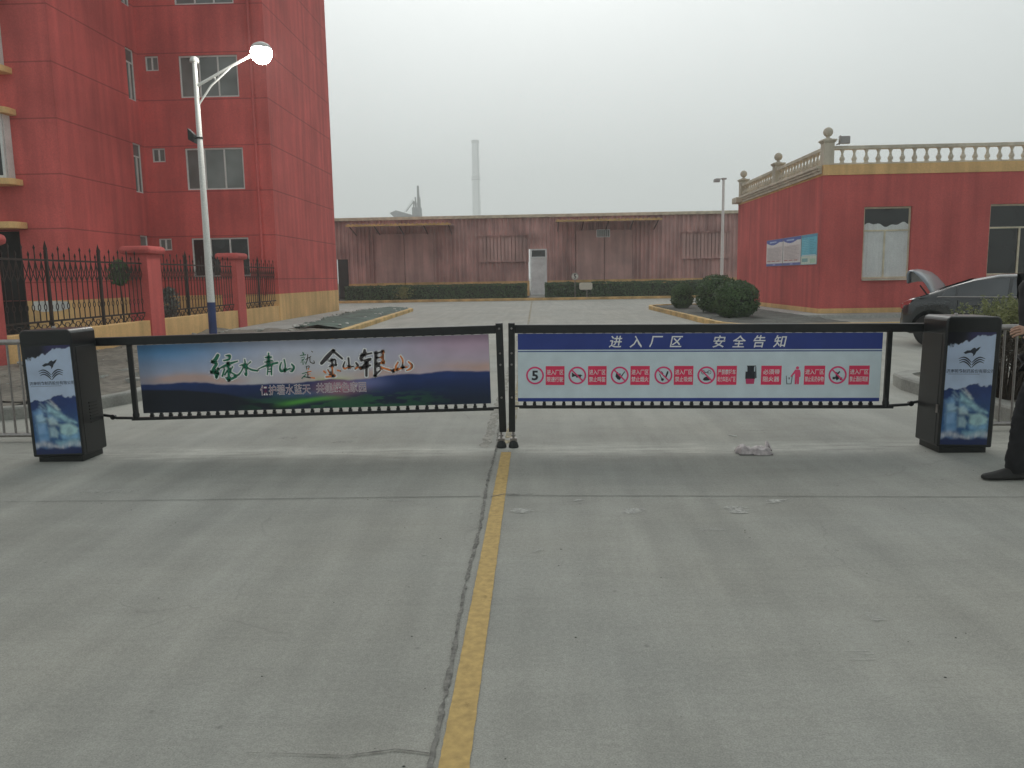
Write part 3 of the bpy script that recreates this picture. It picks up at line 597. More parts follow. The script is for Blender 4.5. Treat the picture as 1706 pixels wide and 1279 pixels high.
c = FB(); c.tube([(-22.15, 150, 14.9), (-22.15, 150, 16.5), (-22.2, 150, 19.0)], [.28, .26, .2], 10); c.tube([(-22.6, 150, 14.9), (-22.75, 150, 16.9)], .14, 8); c.bar((-22.4, 150, 15.6), (-21.8, 150, 16.9), .1); c.tube([(-21.9, 150, 14.9), (-21.92, 150, 16.6)], .16, 8); c.build('stack', dm, ct)
c = FB(); c.bar((-23.1, 150, 14.8), (-23.1, 150, 16.2), .25); c.bar((-22.7, 150, 14.8), (-22.9, 150, 16.1), .2); c.bar((-23.2, 150, 16.1), (-22.4, 150, 15.6), .18); c.bar((-23.1, 150, 16.1), (-24.6, 150, 14.2), .16); c.bar((-23.2, 150, 16.5), (-25, 150, 14.0), .05); c.build('gantry', dm, ct)
c = FB(); c.add([(-27.4, 148, 13.85), (-26.2, 148, 14.35), (-23.3, 148, 13.5), (-23.3, 152, 13.5), (-26.2, 152, 14.35), (-27.4, 152, 13.85), (-26.4, 148, 12.9), (-26.4, 152, 12.9), (-23.3, 148, 12.8), (-23.3, 152, 12.8)], [(0, 1, 4, 5), (1, 2, 3, 4), (0, 6, 8, 2, 1), (5, 4, 3, 9, 7), (0, 5, 7, 6), (6, 7, 9, 8)])
for xx in (-26, -24): c.box(xx-.15, xx+.15, 149.8, 150.2, 0, 12.9)
c.build('hopper', dm, ct)
# ------------------------------------------------------------------ prints: flat artwork as coloured faces on a board
def clip(x, a=0., b=1.): return np.minimum(np.maximum(x, a), b)
def sm(a, b, x): t = clip((x-a)/(b-a)); return t*t*(3-2*t)
_rng = np.random.RandomState(4)
def vnoise(x, y, seed=0):
    """smooth value noise"""
    rs = np.random.RandomState(seed); tab = rs.rand(64, 64)
    xi = np.floor(x).astype(int); yi = np.floor(y).astype(int); fx = x-xi; fy = y-yi; fx = fx*fx*(3-2*fx); fy = fy*fy*(3-2*fy)
    g_ = lambda i, j: tab[i % 64, j % 64]
    return (g_(xi, yi)*(1-fx)+g_(xi+1, yi)*fx)*(1-fy)+(g_(xi, yi+1)*(1-fx)+g_(xi+1, yi+1)*fx)*fy
def fbm(x, y, seed=0, o=4):
    s_ = 0; a = .5
    for i in range(o): s_ = s_+a*vnoise(x*2**i, y*2**i, seed+i); a *= .5
    return s_/(1-.5**o)
class PM(MB):
    """artwork in board coordinates (u right, v up, in metres); o, U, V, Nn place it; every layer sits a millimetre further out"""
    def __init__(s, o, U, V, Nn): super().__init__(); s.o = Vector(o); s.U = Vector(U); s.V = Vector(V); s.N = Vector(Nn); s.lay = 0
    def p(s, u, v): return s.o+s.U*u+s.V*v+s.N*(.0008*s.lay)
    def up(s): s.lay += 1
    def poly(s, pts, c): s.add([s.p(*q) for q in pts], [tuple(range(len(pts)))], 0, False, [c]*len(pts))
    def rect(s, u0, u1, v0, v1, c): s.poly([(u0, v0), (u1, v0), (u1, v1), (u0, v1)], c)
    def disc(s, u, v, r, c, n=24): s.poly([(u+r*math.cos(2*math.pi*k/n), v+r*math.sin(2*math.pi*k/n)) for k in range(n)], c)
    def ring(s, u, v, r0, r1, c, n=28):
        a = [(u+r*math.cos(2*math.pi*k/n), v+r*math.sin(2*math.pi*k/n)) for r in (r0, r1) for k in range(n)]
        s.add([s.p(*q) for q in a], [(k, (k+1) % n, n+(k+1) % n, n+k) for k in range(n)], 0, False, [c]*(2*n))
    def grid(s, u0, u1, v0, v1, nu, nv, fn):
        uu, vv = np.meshgrid(np.linspace(0, 1, nu+1), np.linspace(0, 1, nv+1)); C = fn(uu, vv).reshape(-1, 3)
        s.add([s.p(u0+(u1-u0)*a, v0+(v1-v0)*b) for a, b in zip(uu.ravel(), vv.ravel())], [(j*(nu+1)+i, j*(nu+1)+i+1, (j+1)*(nu+1)+i+1, (j+1)*(nu+1)+i) for j in range(nv) for i in range(nu)], 0, False, C)
    def brush(s, pts, cf, grow=0.):
        """one brush stroke through (u, v, width): a smooth ribbon with rounded ends"""
        P = np.array(pts, float); n = len(P); Q = []
        for i in range(n-1):
            p0, p1, p2, p3 = P[max(i-1, 0)], P[i], P[i+1], P[min(i+2, n-1)]
            for t in np.linspace(0, 1, 6, endpoint=False): Q.append(.5*((2*p1)+(-p0+p2)*t+(2*p0-5*p1+4*p2-p3)*t*t+(-p0+3*p1-3*p2+p3)*t**3))
        Q.append(P[-1]); Q = np.array(Q); vs = []; cs = []
        d0 = Q[1]-Q[0]; d0 = d0[:2]/(np.linalg.norm(d0[:2])+1e-9); d1 = Q[-1]-Q[-2]; d1 = d1[:2]/(np.linalg.norm(d1[:2])+1e-9)
        w0, w1 = max(Q[0][2], 0)/2+grow, max(Q[-1][2], 0)/2+grow
        pre = [np.array([*(Q[0][:2]-d0*w0*.9), Q[0][2]*.3]), np.array([*(Q[0][:2]-d0*w0*.5), Q[0][2]*.8])]
        post = [np.array([*(Q[-1][:2]+d1*w1*.5), Q[-1][2]*.8]), np.array([*(Q[-1][:2]+d1*w1*.9), Q[-1][2]*.3])]
        Q = np.array(pre+list(Q)+post)
        for i in range(len(Q)):
            t = Q[min(i+1, len(Q)-1)][:2]-Q[max(i-1, 0)][:2]; t = t/(np.linalg.norm(t)+1e-9); nr = np.array([-t[1], t[0]]); hw = max(Q[i][2], .0008)/2+grow
            for sg in (1, -1): q = Q[i][:2]+nr*hw*sg; vs.append(s.p(q[0], q[1])); cs.append(cf(q[0], q[1]) if callable(cf) else cf)
        s.add(vs, [(2*i, 2*i+1, 2*i+3, 2*i+2) for i in range(len(Q)-1)], 0, False, cs)
    def text(s, body, u, v, size, c, shear=0., wx=1., bold=0.):
        """lettering centred on (u, v); size is the height of a character"""
        cu_ = bpy.data.curves.new('lettering', 'FONT'); cu_.body = body; cu_.size = 1; cu_.resolution_u = 2; cu_.offset = bold
        ob = bpy.data.objects.new('lettering', cu_); me = bpy.data.meshes.new_from_object(ob)
        X = np.array([q.co[:2] for q in me.vertices]); mn_, mx_ = X.min(0), X.max(0); X = (X-(mn_+mx_)/2)/(.88 if len(body) and ord(body[0]) > 255 else mx_[1]-mn_[1])*size
        s.add([s.p(u+(a+shear*b)*wx, v+b) for a, b in X], [tuple(f.vertices) for f in me.polygons], 0, False, [c]*len(X))
        bpy.data.objects.remove(ob); bpy.data.curves.remove(cu_); bpy.data.meshes.remove(me)
def SL(r, g, b, k=1/.43): return tuple(min(.85, x*k) for x in S(r, g, b))

def art_landscape(u, v):
    C = lambda r, g, b: np.array(SL(r, g, b))[None, None, :]
    E = lambda x: x[..., None]
    ridge = np.interp(u, [0, .08, .16, .24, .30, .37, .44, .50, .55, .60, .66, .70, .75, .80, .86, 1], [.42, .43, .44, .39, .37, .38, .37, .40, .43, .40, .42, .45, .47, .46, .49, .475])+.012*(fbm(u*26, v*0, 3)-.5)*2
    base = C(66, 112, 152)*(1-E(sm(.05, .46, u)))+C(142, 146, 168)*E(sm(.05, .46, u))*(1-E(sm(.6, .95, u)))+C(152, 128, 146)*E(sm(.6, .95, u))*E(sm(.05, .46, u))
    cl = fbm(u*7+v*2, v*4.5, 11); base = base*(.82+.4*E(cl))
    mixv = E(sm(.95, .55, v)); base = base*(1-mixv*.55)+C(158, 154, 172)*mixv*.55
    warm = E(np.exp(-((v-ridge-.06)/.075)**2)*(.25+.75*np.abs(np.sin(u*7+.6))*sm(-.1, .1, u)))
    warm = clip(warm*(.6+.9*E(fbm(u*12, v*9, 21)))); base = base*(1-warm*.8)+C(212, 132, 118)*warm*.8
    for (cu_, cv, su, sv_, cc, k) in [(.335, .40, .03, .13, (205, 200, 214), .75), (.555, .46, .07, .10, (236, 216, 190), .85), (.55, .40, .05, .05, (245, 180, 90), .9), (.5, .7, .16, .2, (186, 188, 202), .55)]:
        gl = E(np.exp(-((u-cu_)/su)**2-((v-cv)/sv_)**2))*k; base = base*(1-gl)+C(*cc)*gl
    mt = C(20, 38, 80)*(1-E(sm(.45, .05, v)))+C(13, 24, 42)*E(sm(.45, .05, v))
    mt = mt*(.75+.5*E(fbm(u*9, v*7, 31)))
    near = E(sm(.0, .03, np.interp(u, [0, .12, .24, .34, .44, 1], [.36, .34, .27, .14, .02, -.2])-v)); mt = mt*(1-near)+C(10, 17, 28)*near
    gr = E(sm(.30, .08, v)*sm(.25, .42, u)*sm(.02, .10, fbm(u*14, v*16, 41)-.38)*sm(.95, .7, u)); mt = mt*(1-gr*.75)+C(30, 74, 46)*gr*.75
    g2 = E(np.exp(-((v-.10-.05*np.sin(u*14))/.035)**2)*sm(.36, .44, u)*sm(.62, .52, u)); mt = mt*(1-g2*.9)+C(62, 122, 44)*g2*.9
    wt = E(np.exp(-((v-.22)/.05)**2)*sm(.36, .42, u)*sm(.6, .5, u)*fbm(u*40, v*30, 51)); mt = mt*(1-wt*.7)+C(70, 90, 130)*wt*.7
    pk = E(np.exp(-((u-.57)/.055)**2-((v-.30)/.10)**2))*.8; mt = mt*(1-pk)+C(176, 110, 118)*pk
    ms = E(np.exp(-((u-.66)/.05)**2-((v-.36)/.09)**2))*.45; mt = mt*(1-ms)+C(110, 116, 160)*ms
    k = E(sm(-.012, .012, v-ridge)); res = mt*(1-k)+base*k
    edge = E(sm(1.0, .84, v)*.45+.55)*E(.72+.28*sm(.0, .10, u)); return res*edge*np.where(E(sm(-.012, .012, ridge-v)) > .5, .9, .80)

def art_ship(u, v):
    C = lambda r, g, b: np.array(SL(r, g, b))[None, None, :]
    E = lambda x: x[..., None]
    n1 = fbm(u*9, v*20, 5)-.5; n2 = fbm(u*5, v*12, 15)
    white = C(128, 140, 158)*(.9+.2*E(n2)); navy = C(12, 22, 48)*(.7+.9*E(n2))
    top = np.interp(u, [0, .3, .36, .55, .62, .8, 1], [.875, .89, .915, .935, .955, .975, .99])+n1*.07
    k = E(sm(-.006, .006, v-top)); res = white*(1-k)+(C(9, 12, 20)*(1-E(sm(.3, .6, u)))+C(30, 30, 64)*E(sm(.3, .6, u)))*k
    low = np.interp(u, [0, .15, .45, .6, 1], [.50, .495, .52, .535, .53])+n1*.05
    sea = C(16, 36, 78)*(1-E(sm(.5, .15, v)))+C(32, 66, 102)*E(sm(.5, .15, v)); sea = sea*(.55+.8*E(fbm(u*6, v*9, 25)))
    def pol(pts):
        inside = np.zeros_like(u, bool); dist = np.full_like(u, 9.); n = len(pts)
        for i in range(n):
            (x0, y0), (x1, y1) = pts[i], pts[(i+1) % n]; y0 *= 2.4; y1 *= 2.4; vv = v*2.4
            cnd = ((y0 > vv) != (y1 > vv)) & (u < (x1-x0)*(vv-y0)/(y1-y0+1e-9)+x0); inside ^= cnd
            t = clip(((u-x0)*(x1-x0)+(vv-y0)*(y1-y0))/((x1-x0)**2+(y1-y0)**2)); dist = np.minimum(dist, np.hypot(u-x0-t*(x1-x0), vv-y0-t*(y1-y0)))
        return sm(-.045, .055, np.where(inside, dist, -dist)+.05*(fbm(u*14, v*30, 81)-.5))
    def lay(a, c): nonlocal sea; a = E(a); sea = sea*(1-a)+C(*c)*a
    lay(pol([(.02, .40), (.2, .43), (.3, .30), (.34, .14), (.08, .10), (.05, .25)])*.5, (92, 128, 160))
    for q, c, a in [([(.19, .475), (.215, .48), (.33, .43), (.31, .42)], (150, 176, 200), .8), ([(.17, .445), (.20, .452), (.34, .40), (.30, .39)], (130, 158, 186), .8), ([(.13, .42), (.17, .425), (.30, .365), (.14, .36)], (110, 142, 172), .8),
                    ([(.36, .535), (.39, .53), (.56, .45), (.53, .44)], (182, 200, 214), .95), ([(.34, .50), (.37, .495), (.62, .415), (.58, .40)], (160, 186, 208), .95),
                    ([(.33, .465), (.38, .46), (.97, .285), (.70, .30), (.36, .39)], (134, 170, 196), .95), ([(.30, .42), (.36, .40), (.66, .30), (.46, .29), (.32, .33)], (116, 152, 182), .8), ([(.08, .36), (.22, .375), (.29, .33), (.27, .29), (.09, .285)], (138, 164, 190), .85),
                    ([(.31, .335), (.44, .345), (.55, .30), (.56, .265), (.33, .265)], (158, 182, 204), .85), ([(.06, .275), (.24, .28), (.28, .24), (.26, .195), (.08, .18)], (112, 142, 172), .8),
                    ([(.32, .25), (.46, .255), (.53, .20), (.50, .155), (.34, .16)], (150, 174, 196), .85), ([(.58, .275), (.80, .285), (.99, .235), (.97, .19), (.76, .155), (.57, .19)], (146, 188, 204), .85), ([(.54, .19), (.70, .17), (.97, .19), (.99, .14), (.62, .125)], (112, 152, 178), .8),
                    ([(.06, .17), (.3, .165), (.33, .12), (.1, .105)], (96, 128, 160), .6), ([(.45, .12), (.98, .14), (.98, .08), (.5, .06)], (128, 168, 188), .6)]:
        lay(pol(q)*a*clip(.45+.75*fbm(u*9, v*19, 61)), tuple(x*.92 for x in c))
    for q in [[(.30, .47), (.32, .47), (.36, .12), (.34, .12)], [(.06, .36), (.07, .36), (.10, .1), (.08, .1)], [(.38, .385), (.62, .37), (.62, .362), (.38, .375)], [(.1, .30), (.3, .31), (.3, .302), (.1, .292)], [(.33, .27), (.52, .265), (.52, .258), (.33, .262)]]: lay(pol(q)*.65, (20, 36, 66))
    foam = E(np.exp(-((v-.075-.02*np.sin(u*9))/.03)**2)*fbm(u*20, v*20, 71)*1.2); foam = clip(foam); sea = sea*(1-foam*.7)+C(170, 196, 210)*foam*.7
    bot = E(sm(.07, .04, v+n1*.03)); sea = sea*(1-bot)+C(16, 28, 62)*bot
    k = E(sm(-.006, .006, low-v)); res = res*(1-k)+sea*k
    return res

INK = SL(18, 24, 36)
def logo(pm, u, v, s_):                                            # bird over an open book
    def W(pts): return [(u+a*s_, v+b*s_) for a, b in pts]
    for pts in ([(-.34, .13), (-.2, .22), (-.08, .22), (.0, .30), (.08, .33), (.13, .28), (.22, .34), (.30, .36), (.22, .24), (.14, .16), (.10, .06), (.02, -.02), (.03, .08), (-.04, .13), (-.14, .12), (-.26, .08)],): pm.poly(W(pts), INK)
    for i, dz in enumerate((0, -.10, -.20)):
        for sg in (-1, 1):
            pm.brush([(u+sg*(.50-.02*i)*s_, v+(-.10-.085*i)*s_, .018*s_), (u+sg*.31*s_, v+(-.045-.085*i)*s_, .045*s_), (u+sg*.15*s_, v+(-.115-.09*i)*s_, .05*s_), (u+sg*.02*s_, v+(-.24-.10*i)*s_, .025*s_)], INK)

# ------------------------------------------------------------------ the two advertising barriers
HEAD = [[(0.719,0.501,0.0268),(0.694,0.464,0.0286),(0.665,0.445,0.0202)],[(0.665,0.445,0.0143),(0.701,0.429,0.0214),(0.678,0.393,0.025),(0.65,0.353,0.0179)],[(0.65,0.353,0.0155),(0.683,0.35,0.0226),(0.705,0.339,0.0143)],[(0.683,0.363,0.0179),(0.685,0.327,0.0214),(0.692,0.302,0.0179),(0.713,0.38,0.0083)],[(0.79,0.493,0.0107),(0.825,0.494,0.019),(0.813,0.461,0.0179),(0.767,0.452,0.0119)],[(0.711,0.377,0.0083),(0.803,0.418,0.0214),(0.891,0.443,0.0095)],[(0.805,0.422,0.0214),(0.802,0.348,0.0202),(0.797,0.277,0.0214),(0.772,0.301,0.0083)],[(0.768,0.375,0.0131),(0.743,0.314,0.0155)],[(0.791,0.36,0.0095),(0.765,0.325,0.0107)],[(0.841,0.394,0.0119),(0.823,0.35,0.0107),(0.868,0.312,0.0179),(0.837,0.294,0.0202),(0.797,0.274,0.0131)],[(0.955,0.456,0.0095),(0.959,0.391,0.0155),(0.959,0.317,0.0155),(0.941,0.329,0.0048)],[(0.907,0.403,0.0071),(0.943,0.408,0.0131),(0.92,0.357,0.0107),(0.89,0.322,0.0155)],[(1.006,0.434,0.0095),(0.97,0.396,0.0095),(1.004,0.365,0.0155),(1.06,0.352,0.0143)],[(1.172,0.504,0.0131),(1.162,0.412,0.0167)],[(1.14,0.467,0.0095),(1.195,0.469,0.0131)],[(1.132,0.427,0.0095),(1.199,0.438,0.0131)],[(1.072,0.369,0.0071),(1.148,0.398,0.0155),(1.244,0.418,0.0179)],[(1.159,0.392,0.0131),(1.146,0.315,0.0095)],[(1.189,0.391,0.0143),(1.183,0.314,0.0131)],[(1.158,0.363,0.006),(1.185,0.365,0.006)],[(1.156,0.341,0.006),(1.184,0.342,0.006)],[(1.28,0.421,0.0095),(1.263,0.377,0.0155),(1.271,0.342,0.019),(1.306,0.352,0.0155)],[(1.306,0.444,0.0119),(1.312,0.394,0.0131),(1.303,0.346,0.0131)],[(1.306,0.346,0.0155),(1.355,0.364,0.0119)],[(1.37,0.401,0.0131),(1.388,0.374,0.019),(1.37,0.34,0.0155),(1.353,0.336,0.0071)],[(1.477,0.504,0.0071),(1.481,0.486,0.0071)],[(1.45,0.475,0.0054),(1.5,0.481,0.006)],[(1.456,0.454,0.0048),(1.485,0.461,0.0048),(1.478,0.437,0.0048),(1.457,0.435,0.0048)],[(1.471,0.443,0.0054),(1.471,0.394,0.006)],[(1.453,0.411,0.0048),(1.459,0.423,0.0048)],[(1.486,0.42,0.0048),(1.49,0.41,0.0048)],[(1.496,0.439,0.0054),(1.545,0.464,0.006)],[(1.518,0.482,0.0065),(1.511,0.436,0.006),(1.494,0.398,0.0065)],[(1.536,0.456,0.0065),(1.537,0.415,0.0065),(1.57,0.404,0.0083),(1.568,0.429,0.0042)],[(1.554,0.511,0.006),(1.564,0.502,0.006)],[(1.498,0.376,0.0054),(1.5,0.346,0.0054)],[(1.498,0.376,0.0054),(1.524,0.38,0.006),(1.516,0.348,0.006)],[(1.501,0.36,0.0042),(1.517,0.363,0.0042)],[(1.456,0.314,0.006),(1.538,0.334,0.0077)],[(1.509,0.332,0.0065),(1.505,0.281,0.0065)],[(1.507,0.305,0.0054),(1.532,0.311,0.0054)],[(1.488,0.306,0.0065),(1.451,0.271,0.0071)],[(1.463,0.288,0.0054),(1.511,0.28,0.0095),(1.564,0.272,0.0107)],[(1.745,0.51,0.0234),(1.694,0.46,0.0344),(1.635,0.401,0.0276)],[(1.745,0.507,0.0179),(1.785,0.469,0.0193),(1.821,0.436,0.0165)],[(1.702,0.418,0.011),(1.755,0.432,0.0152)],[(1.73,0.426,0.0152),(1.726,0.288,0.0179)],[(1.702,0.37,0.011),(1.766,0.385,0.0152)],[(1.651,0.331,0.0124),(1.666,0.316,0.0124)],[(1.688,0.341,0.0138),(1.705,0.309,0.0152)],[(1.761,0.425,0.0096),(1.762,0.377,0.011)],[(1.772,0.335,0.011),(1.799,0.327,0.011)],[(1.669,0.279,0.0165),(1.747,0.288,0.022)],[(1.843,0.409,0.0096),(1.826,0.368,0.0152),(1.84,0.347,0.0152),(1.877,0.367,0.011)],[(1.876,0.44,0.0165),(1.879,0.36,0.0152)],[(1.879,0.358,0.0138),(1.917,0.366,0.011)],[(1.941,0.396,0.0138),(1.956,0.365,0.022),(1.929,0.341,0.0124)],[(2.024,0.505,0.0207),(2.016,0.471,0.0289),(1.984,0.435,0.0248)],[(1.991,0.461,0.0165),(2.083,0.477,0.0138)],[(1.988,0.411,0.0124),(2.072,0.427,0.0179)],[(2.058,0.417,0.0152),(2.021,0.384,0.0179),(1.985,0.346,0.0193)],[(1.978,0.347,0.0138),(2.064,0.37,0.0179)],[(2.033,0.397,0.022),(2.026,0.279,0.0207)],[(2.119,0.475,0.0207),(2.111,0.381,0.0234),(2.102,0.277,0.0165)],[(2.119,0.475,0.0152),(2.184,0.487,0.0152)],[(2.184,0.487,0.0193),(2.179,0.393,0.0207)],[(2.121,0.435,0.0138),(2.176,0.439,0.0138)],[(2.114,0.38,0.0152),(2.188,0.393,0.0193)],[(2.131,0.365,0.0165),(2.178,0.343,0.0165),(2.266,0.314,0.0193)],[(2.102,0.277,0.0138),(2.157,0.331,0.0124)],[(2.266,0.314,0.0152),(2.305,0.329,0.0124)],[(2.312,0.39,0.0124),(2.289,0.349,0.0179),(2.303,0.327,0.0165),(2.358,0.343,0.0138)],[(2.336,0.443,0.0124),(2.354,0.403,0.0152),(2.344,0.34,0.0138)],[(2.344,0.341,0.0124),(2.387,0.346,0.0124)],[(2.403,0.391,0.0124),(2.432,0.359,0.022),(2.418,0.33,0.0193),(2.384,0.315,0.011)]]
def green_gold(u, v): return SL(14, 74, 54) if u < 1.50 else (SL(40, 36, 38) if (u < 2.05 and v > .36) or (u < 2.16 and u > 1.98) or u > 2.43 or ((u*9.1+v*5) % 1.0) < .3 else SL(160, 92, 48))

def barrier(side):
    Lf = side < 0
    s_ = .0170 if Lf else -.0114
    px0, px1 = (-.357, -.295) if Lf else (-.246, -.190)             # inner post
    xo = -3.93 if Lf else 3.36                                      # where the rail enters the cabinet
    xr = px1 if Lf else px0
    t = thing('barrier_gate', ('black barrier gate whose banner shows a mountain sunset with green calligraphy' if Lf else 'black barrier gate whose white banner shows red prohibition signs'), 'barrier gate', (-3.9 if Lf else 3.33, 6.55, 0))
    Tm = Matrix.Translation((xr, 6.75, 1.09)) @ Matrix.Rotation(-math.atan(s_), 4, 'Y') @ Matrix.Translation((-xr, -6.75, -1.09))
    def fin(mb, name, m, parent, **k):
        mb.v = [tuple(Tm @ Vector(q)) for q in mb.v]; return mb.build(name, m, parent, **k)
    a, b = (xo, px0) if Lf else (px1, xo)
    m = MB(); m.box(a, b, 6.72, 6.785, 1.018, 1.092); fin(m, 'top_rail', M['black'], t, bevel=.006)
    m = MB(); m.box(px0, px1, 6.715, 6.785, .145, 1.108); po = fin(m, 'end_post', M['black'], t, bevel=.005)
    m = MB(); xc = (px0+px1)/2
    for z in (1.06, .845, .745, .455): m.lathe((xc, 6.715, z), [(.010, 0), (.010, -.005), (.006, -.008)], 8, axis='y')
    fin(m, 'bolt', M['steel'], po)
    m = MB(); m.tube([(xc, 6.75, .06), (xc, 6.75, .15)], .011, 8); m.lathe((xc, 6.75, .105), [(.02, 0), (.02, .012)], 6)
    m.lathe((xc, 6.75, .0), [(.044, 0), (.046, .012), (.034, .05), (.02, .065)], 14, 1); m.box(xc-.03, xc+.03, 6.735, 6.765, .05, .085)
    m.build('foot', [M['steel'], M['blackmetal']], t)
    u0, u1 = (-3.535, -.42) if Lf else (-.165, 2.965)
    zb, zt = (.405, 1.016) if Lf else (.418, 1.016)
    xb0, xb1 = (-3.66, -.40) if Lf else (-.155, 3.10)
    m = MB(); m.box(xb0, xb1, 6.735, 6.765, .338 if Lf else .352, .366 if Lf else .382)
    zc = .36 if Lf else .372
    m.bar((xb1-.05, 6.75, zc), (px0, 6.75, zc), .018) if Lf else m.bar((px1, 6.75, zc), (xb0+.05, 6.75, zc), .018)
    fin(m, 'bottom_rail', M['black'], t, bevel=.003)
    xv = -3.62 if Lf else 3.035
    m = MB(); m.box(xv-.021, xv+.021, 6.735, 6.765, zc+.004, 1.018); m.lathe((xv, 6.75, zc), [(.026, 0), (.03, .03), (.02, .07)], 10); fin(m, 'hanger_bar', M['black'], t, bevel=.003)
    m = MB()
    if Lf: m.tube([(-3.95, 6.75, .40), (-3.86, 6.75, .385), (-3.80, 6.75, .365), (-3.6, 6.75, .358)], .013, 8); m.lathe((-3.83, 6.75, .375), [(.024, -.015), (.024, .015)], 10, axis='y')
    else: m.tube([(3.36, 6.75, .42), (3.28, 6.75, .405), (3.22, 6.75, .385), (3.05, 6.75, .375)], .013, 8); m.lathe((3.25, 6.75, .395), [(.024, -.015), (.024, .015)], 10, axis='y')
    fin(m, 'link_arm', M['black'], t)
    n = 36; me = None
    for i in range(n):
        x = u0+.06+(u1-u0-.12)*i/(n-1)
        m = MB(); m.box(x-.012, x+.012, 6.742, 6.758, .367 if Lf else .383, 1.017); m.box(x-.016, x+.016, 6.738, 6.762, .367 if Lf else .383, .385 if Lf else .40)
        fin(m, 'picket', M['black'], t)
    # banner: a thin board with the printed face
    bd_ = PM((u0, 6.718, zb), (1, 0, 0), (0, 0, 1), (0, -1, 0)); W, H = u1-u0, zt-zb
    bd_.box(u0, u1, 6.719, 6.724, zb, zt, 0, (.3, .3, .32)); bd_.up()
    if Lf:
        bd_.grid(.002, W-.002, .002, H-.002, 300, 70, art_landscape); bd_.up()
        for st_ in HEAD: bd_.brush(st_, SL(190, 206, 198), .003 if max(q[2] for q in st_) < .0125 else .010)
        bd_.up()
        for st_ in HEAD: bd_.brush([(a_, b_, c_*(1.35 if max(q[2] for q in st_) < .0125 else 1.05)) for a_, b_, c_ in st_], green_gold)
        for wd, c, dx in (('保护碧水蓝天', SL(206, 206, 222), 0), ('共建绿色家园', SL(206, 206, 222), 0)): pass
        bd_.text('保护碧水蓝天', 1.297, .176, .084, SL(226, 214, 226), 0, .79, .02); bd_.text('共建绿色家园', 1.795, .182, .084, SL(226, 214, 226), 0, .79, .02); bd_.up()
        bd_.text('保护碧水蓝天', 1.297, .176, .082, SL(84, 22, 56), 0, .81, -.012); bd_.text('共建绿色家园', 1.795, .182, .082, SL(84, 22, 56), 0, .81, -.012)
    else:
        wh_, bl_, rd_ = SL(148, 158, 172), SL(28, 42, 96), SL(178, 36, 66)
        bd_.rect(.002, W-.002, .002, H-.002, wh_); bd_.up()
        K = W/603.0
        def X(px): return (px-864)*K
        def Y(py): return H-(py-555)/114.0*H
        bd_.rect(.002, W-.002, Y(582), H-.002, bl_); bd_.rect(.002, W-.002, Y(585.8), Y(584), bl_); bd_.rect(.002, W-.002, .002, Y(663), bl_); bd_.up()
        for chx, px in zip('进入厂区安全告知', (1028, 1062.5, 1094.5, 1128.5, 1199, 1232, 1265, 1299)): bd_.text(chx, X(px), Y(569), .098, SL(176, 188, 210), .18, 1, .012)
        BK = SL(26, 28, 34); cy_ = Y(625); R0 = 14.2*K
        sq = [(911, 942.5), (982, 1013), (1053, 1085), (1125.5, 1157.5), (1196.5, 1229.5), (1270, 1303.5), (1341, 1375), (1414.5, 1448)]
        tx = [('进入厂区', '限速行驶'), ('进入厂区', '禁止鸣笛'), ('进入厂区', '禁止烟火'), ('进入厂区', '禁止吸烟'), ('严禁摩托车', '助力车进入厂区'), ('必须带', '阻火器'), ('进入厂区', '禁止乱扔杂物'), ('进入厂区', '禁止酒后驾驶')]
        for (p0, p1), (t1, t2) in zip(sq, tx):
            bd_.rect(X(p0), X(p1), Y(641), Y(609.4), rd_)
        bd_.up()
        for (p0, p1), (t1, t2) in zip(sq, tx):
            wc = SL(214, 176, 190)
            for tt, yy in ((t1, 619.5), (t2, 631.5)):
                wpx = (p1-p0-6)/len(tt); bd_.text(tt, X((p0+p1)/2), Y(yy), 8.2*K, wc, 0, min(1.0, wpx/8.4), .01)
        for cx_ in (893, 964, 1035, 1108, 1179.5, 1396): bd_.ring(X(cx_), cy_, R0*.86, R0*1.06, SL(160, 44, 84))
        bd_.text('5', X(893), cy_, 16.5*K, BK, 0, 1.1, .03)
        def slash(cx_):
            bd_.poly([(X(cx_)+R0*a, cy_+R0*b_) for a, b_ in ((-.68, .56), (-.56, .68), (.68, -.56), (.56, -.68))], SL(160, 44, 84))
        def PX(cx_, pts, c=BK): bd_.poly([(X(cx_+a), Y(625+b_)) for a, b_ in pts], c)
        PX(964, [(-9, -5), (-4, -1.5), (6, -1.5), (9, .5), (6, 1), (6, 3.5), (-2, 3.5), (-2, 1.5), (-4, 1.2), (-9, 3)])   # horn
        PX(1035, [(-7, 2), (-6, -4), (-3, -6), (-2, -2), (1, -4), (2, 1), (8, -7), (9, -6), (3, 3), (0, 8), (-2, 7), (-4, 6)])   # flame and match
        PX(1108, [(-7, -2), (-6, -3), (-2, 6), (-3, 7)]); PX(1108, [(-4, -7), (-3, -7), (0, -3), (-1, -2)])              # cigarette
        bd_.disc(X(1106.5), Y(632), 2.4*K, BK, 12); PX(1108, [(3, 2), (6, -7), (8, -7), (8, -4), (4.5, 5)])
        bd_.ring(X(1174), Y(620), 2.6*K, 3.3*K, BK, 14); bd_.ring(X(1184), Y(620), 2.6*K, 3.3*K, BK, 14); PX(1179.5, [(-5, -5), (4, -6), (5, -5), (-4, -4)])   # bicycle
        PX(1179.5, [(-6, 7), (-4, 4), (0, 2), (4, 5), (6, 8), (2, 9), (-3, 9)])
        PX(1396, [(-5, -6), (0, -4), (3, -7), (4, -5), (1, -1), (3, 6), (-1, 9), (-4, 5), (-3, 0)]); PX(1396, [(-8, 3), (-4, 3), (-4, 7), (-8, 7)]); PX(1396, [(3, 4), (8, 4), (7, 9), (4, 8)])
        bd_.up()
        for cx_ in (964, 1035, 1108, 1179.5, 1396): slash(cx_)
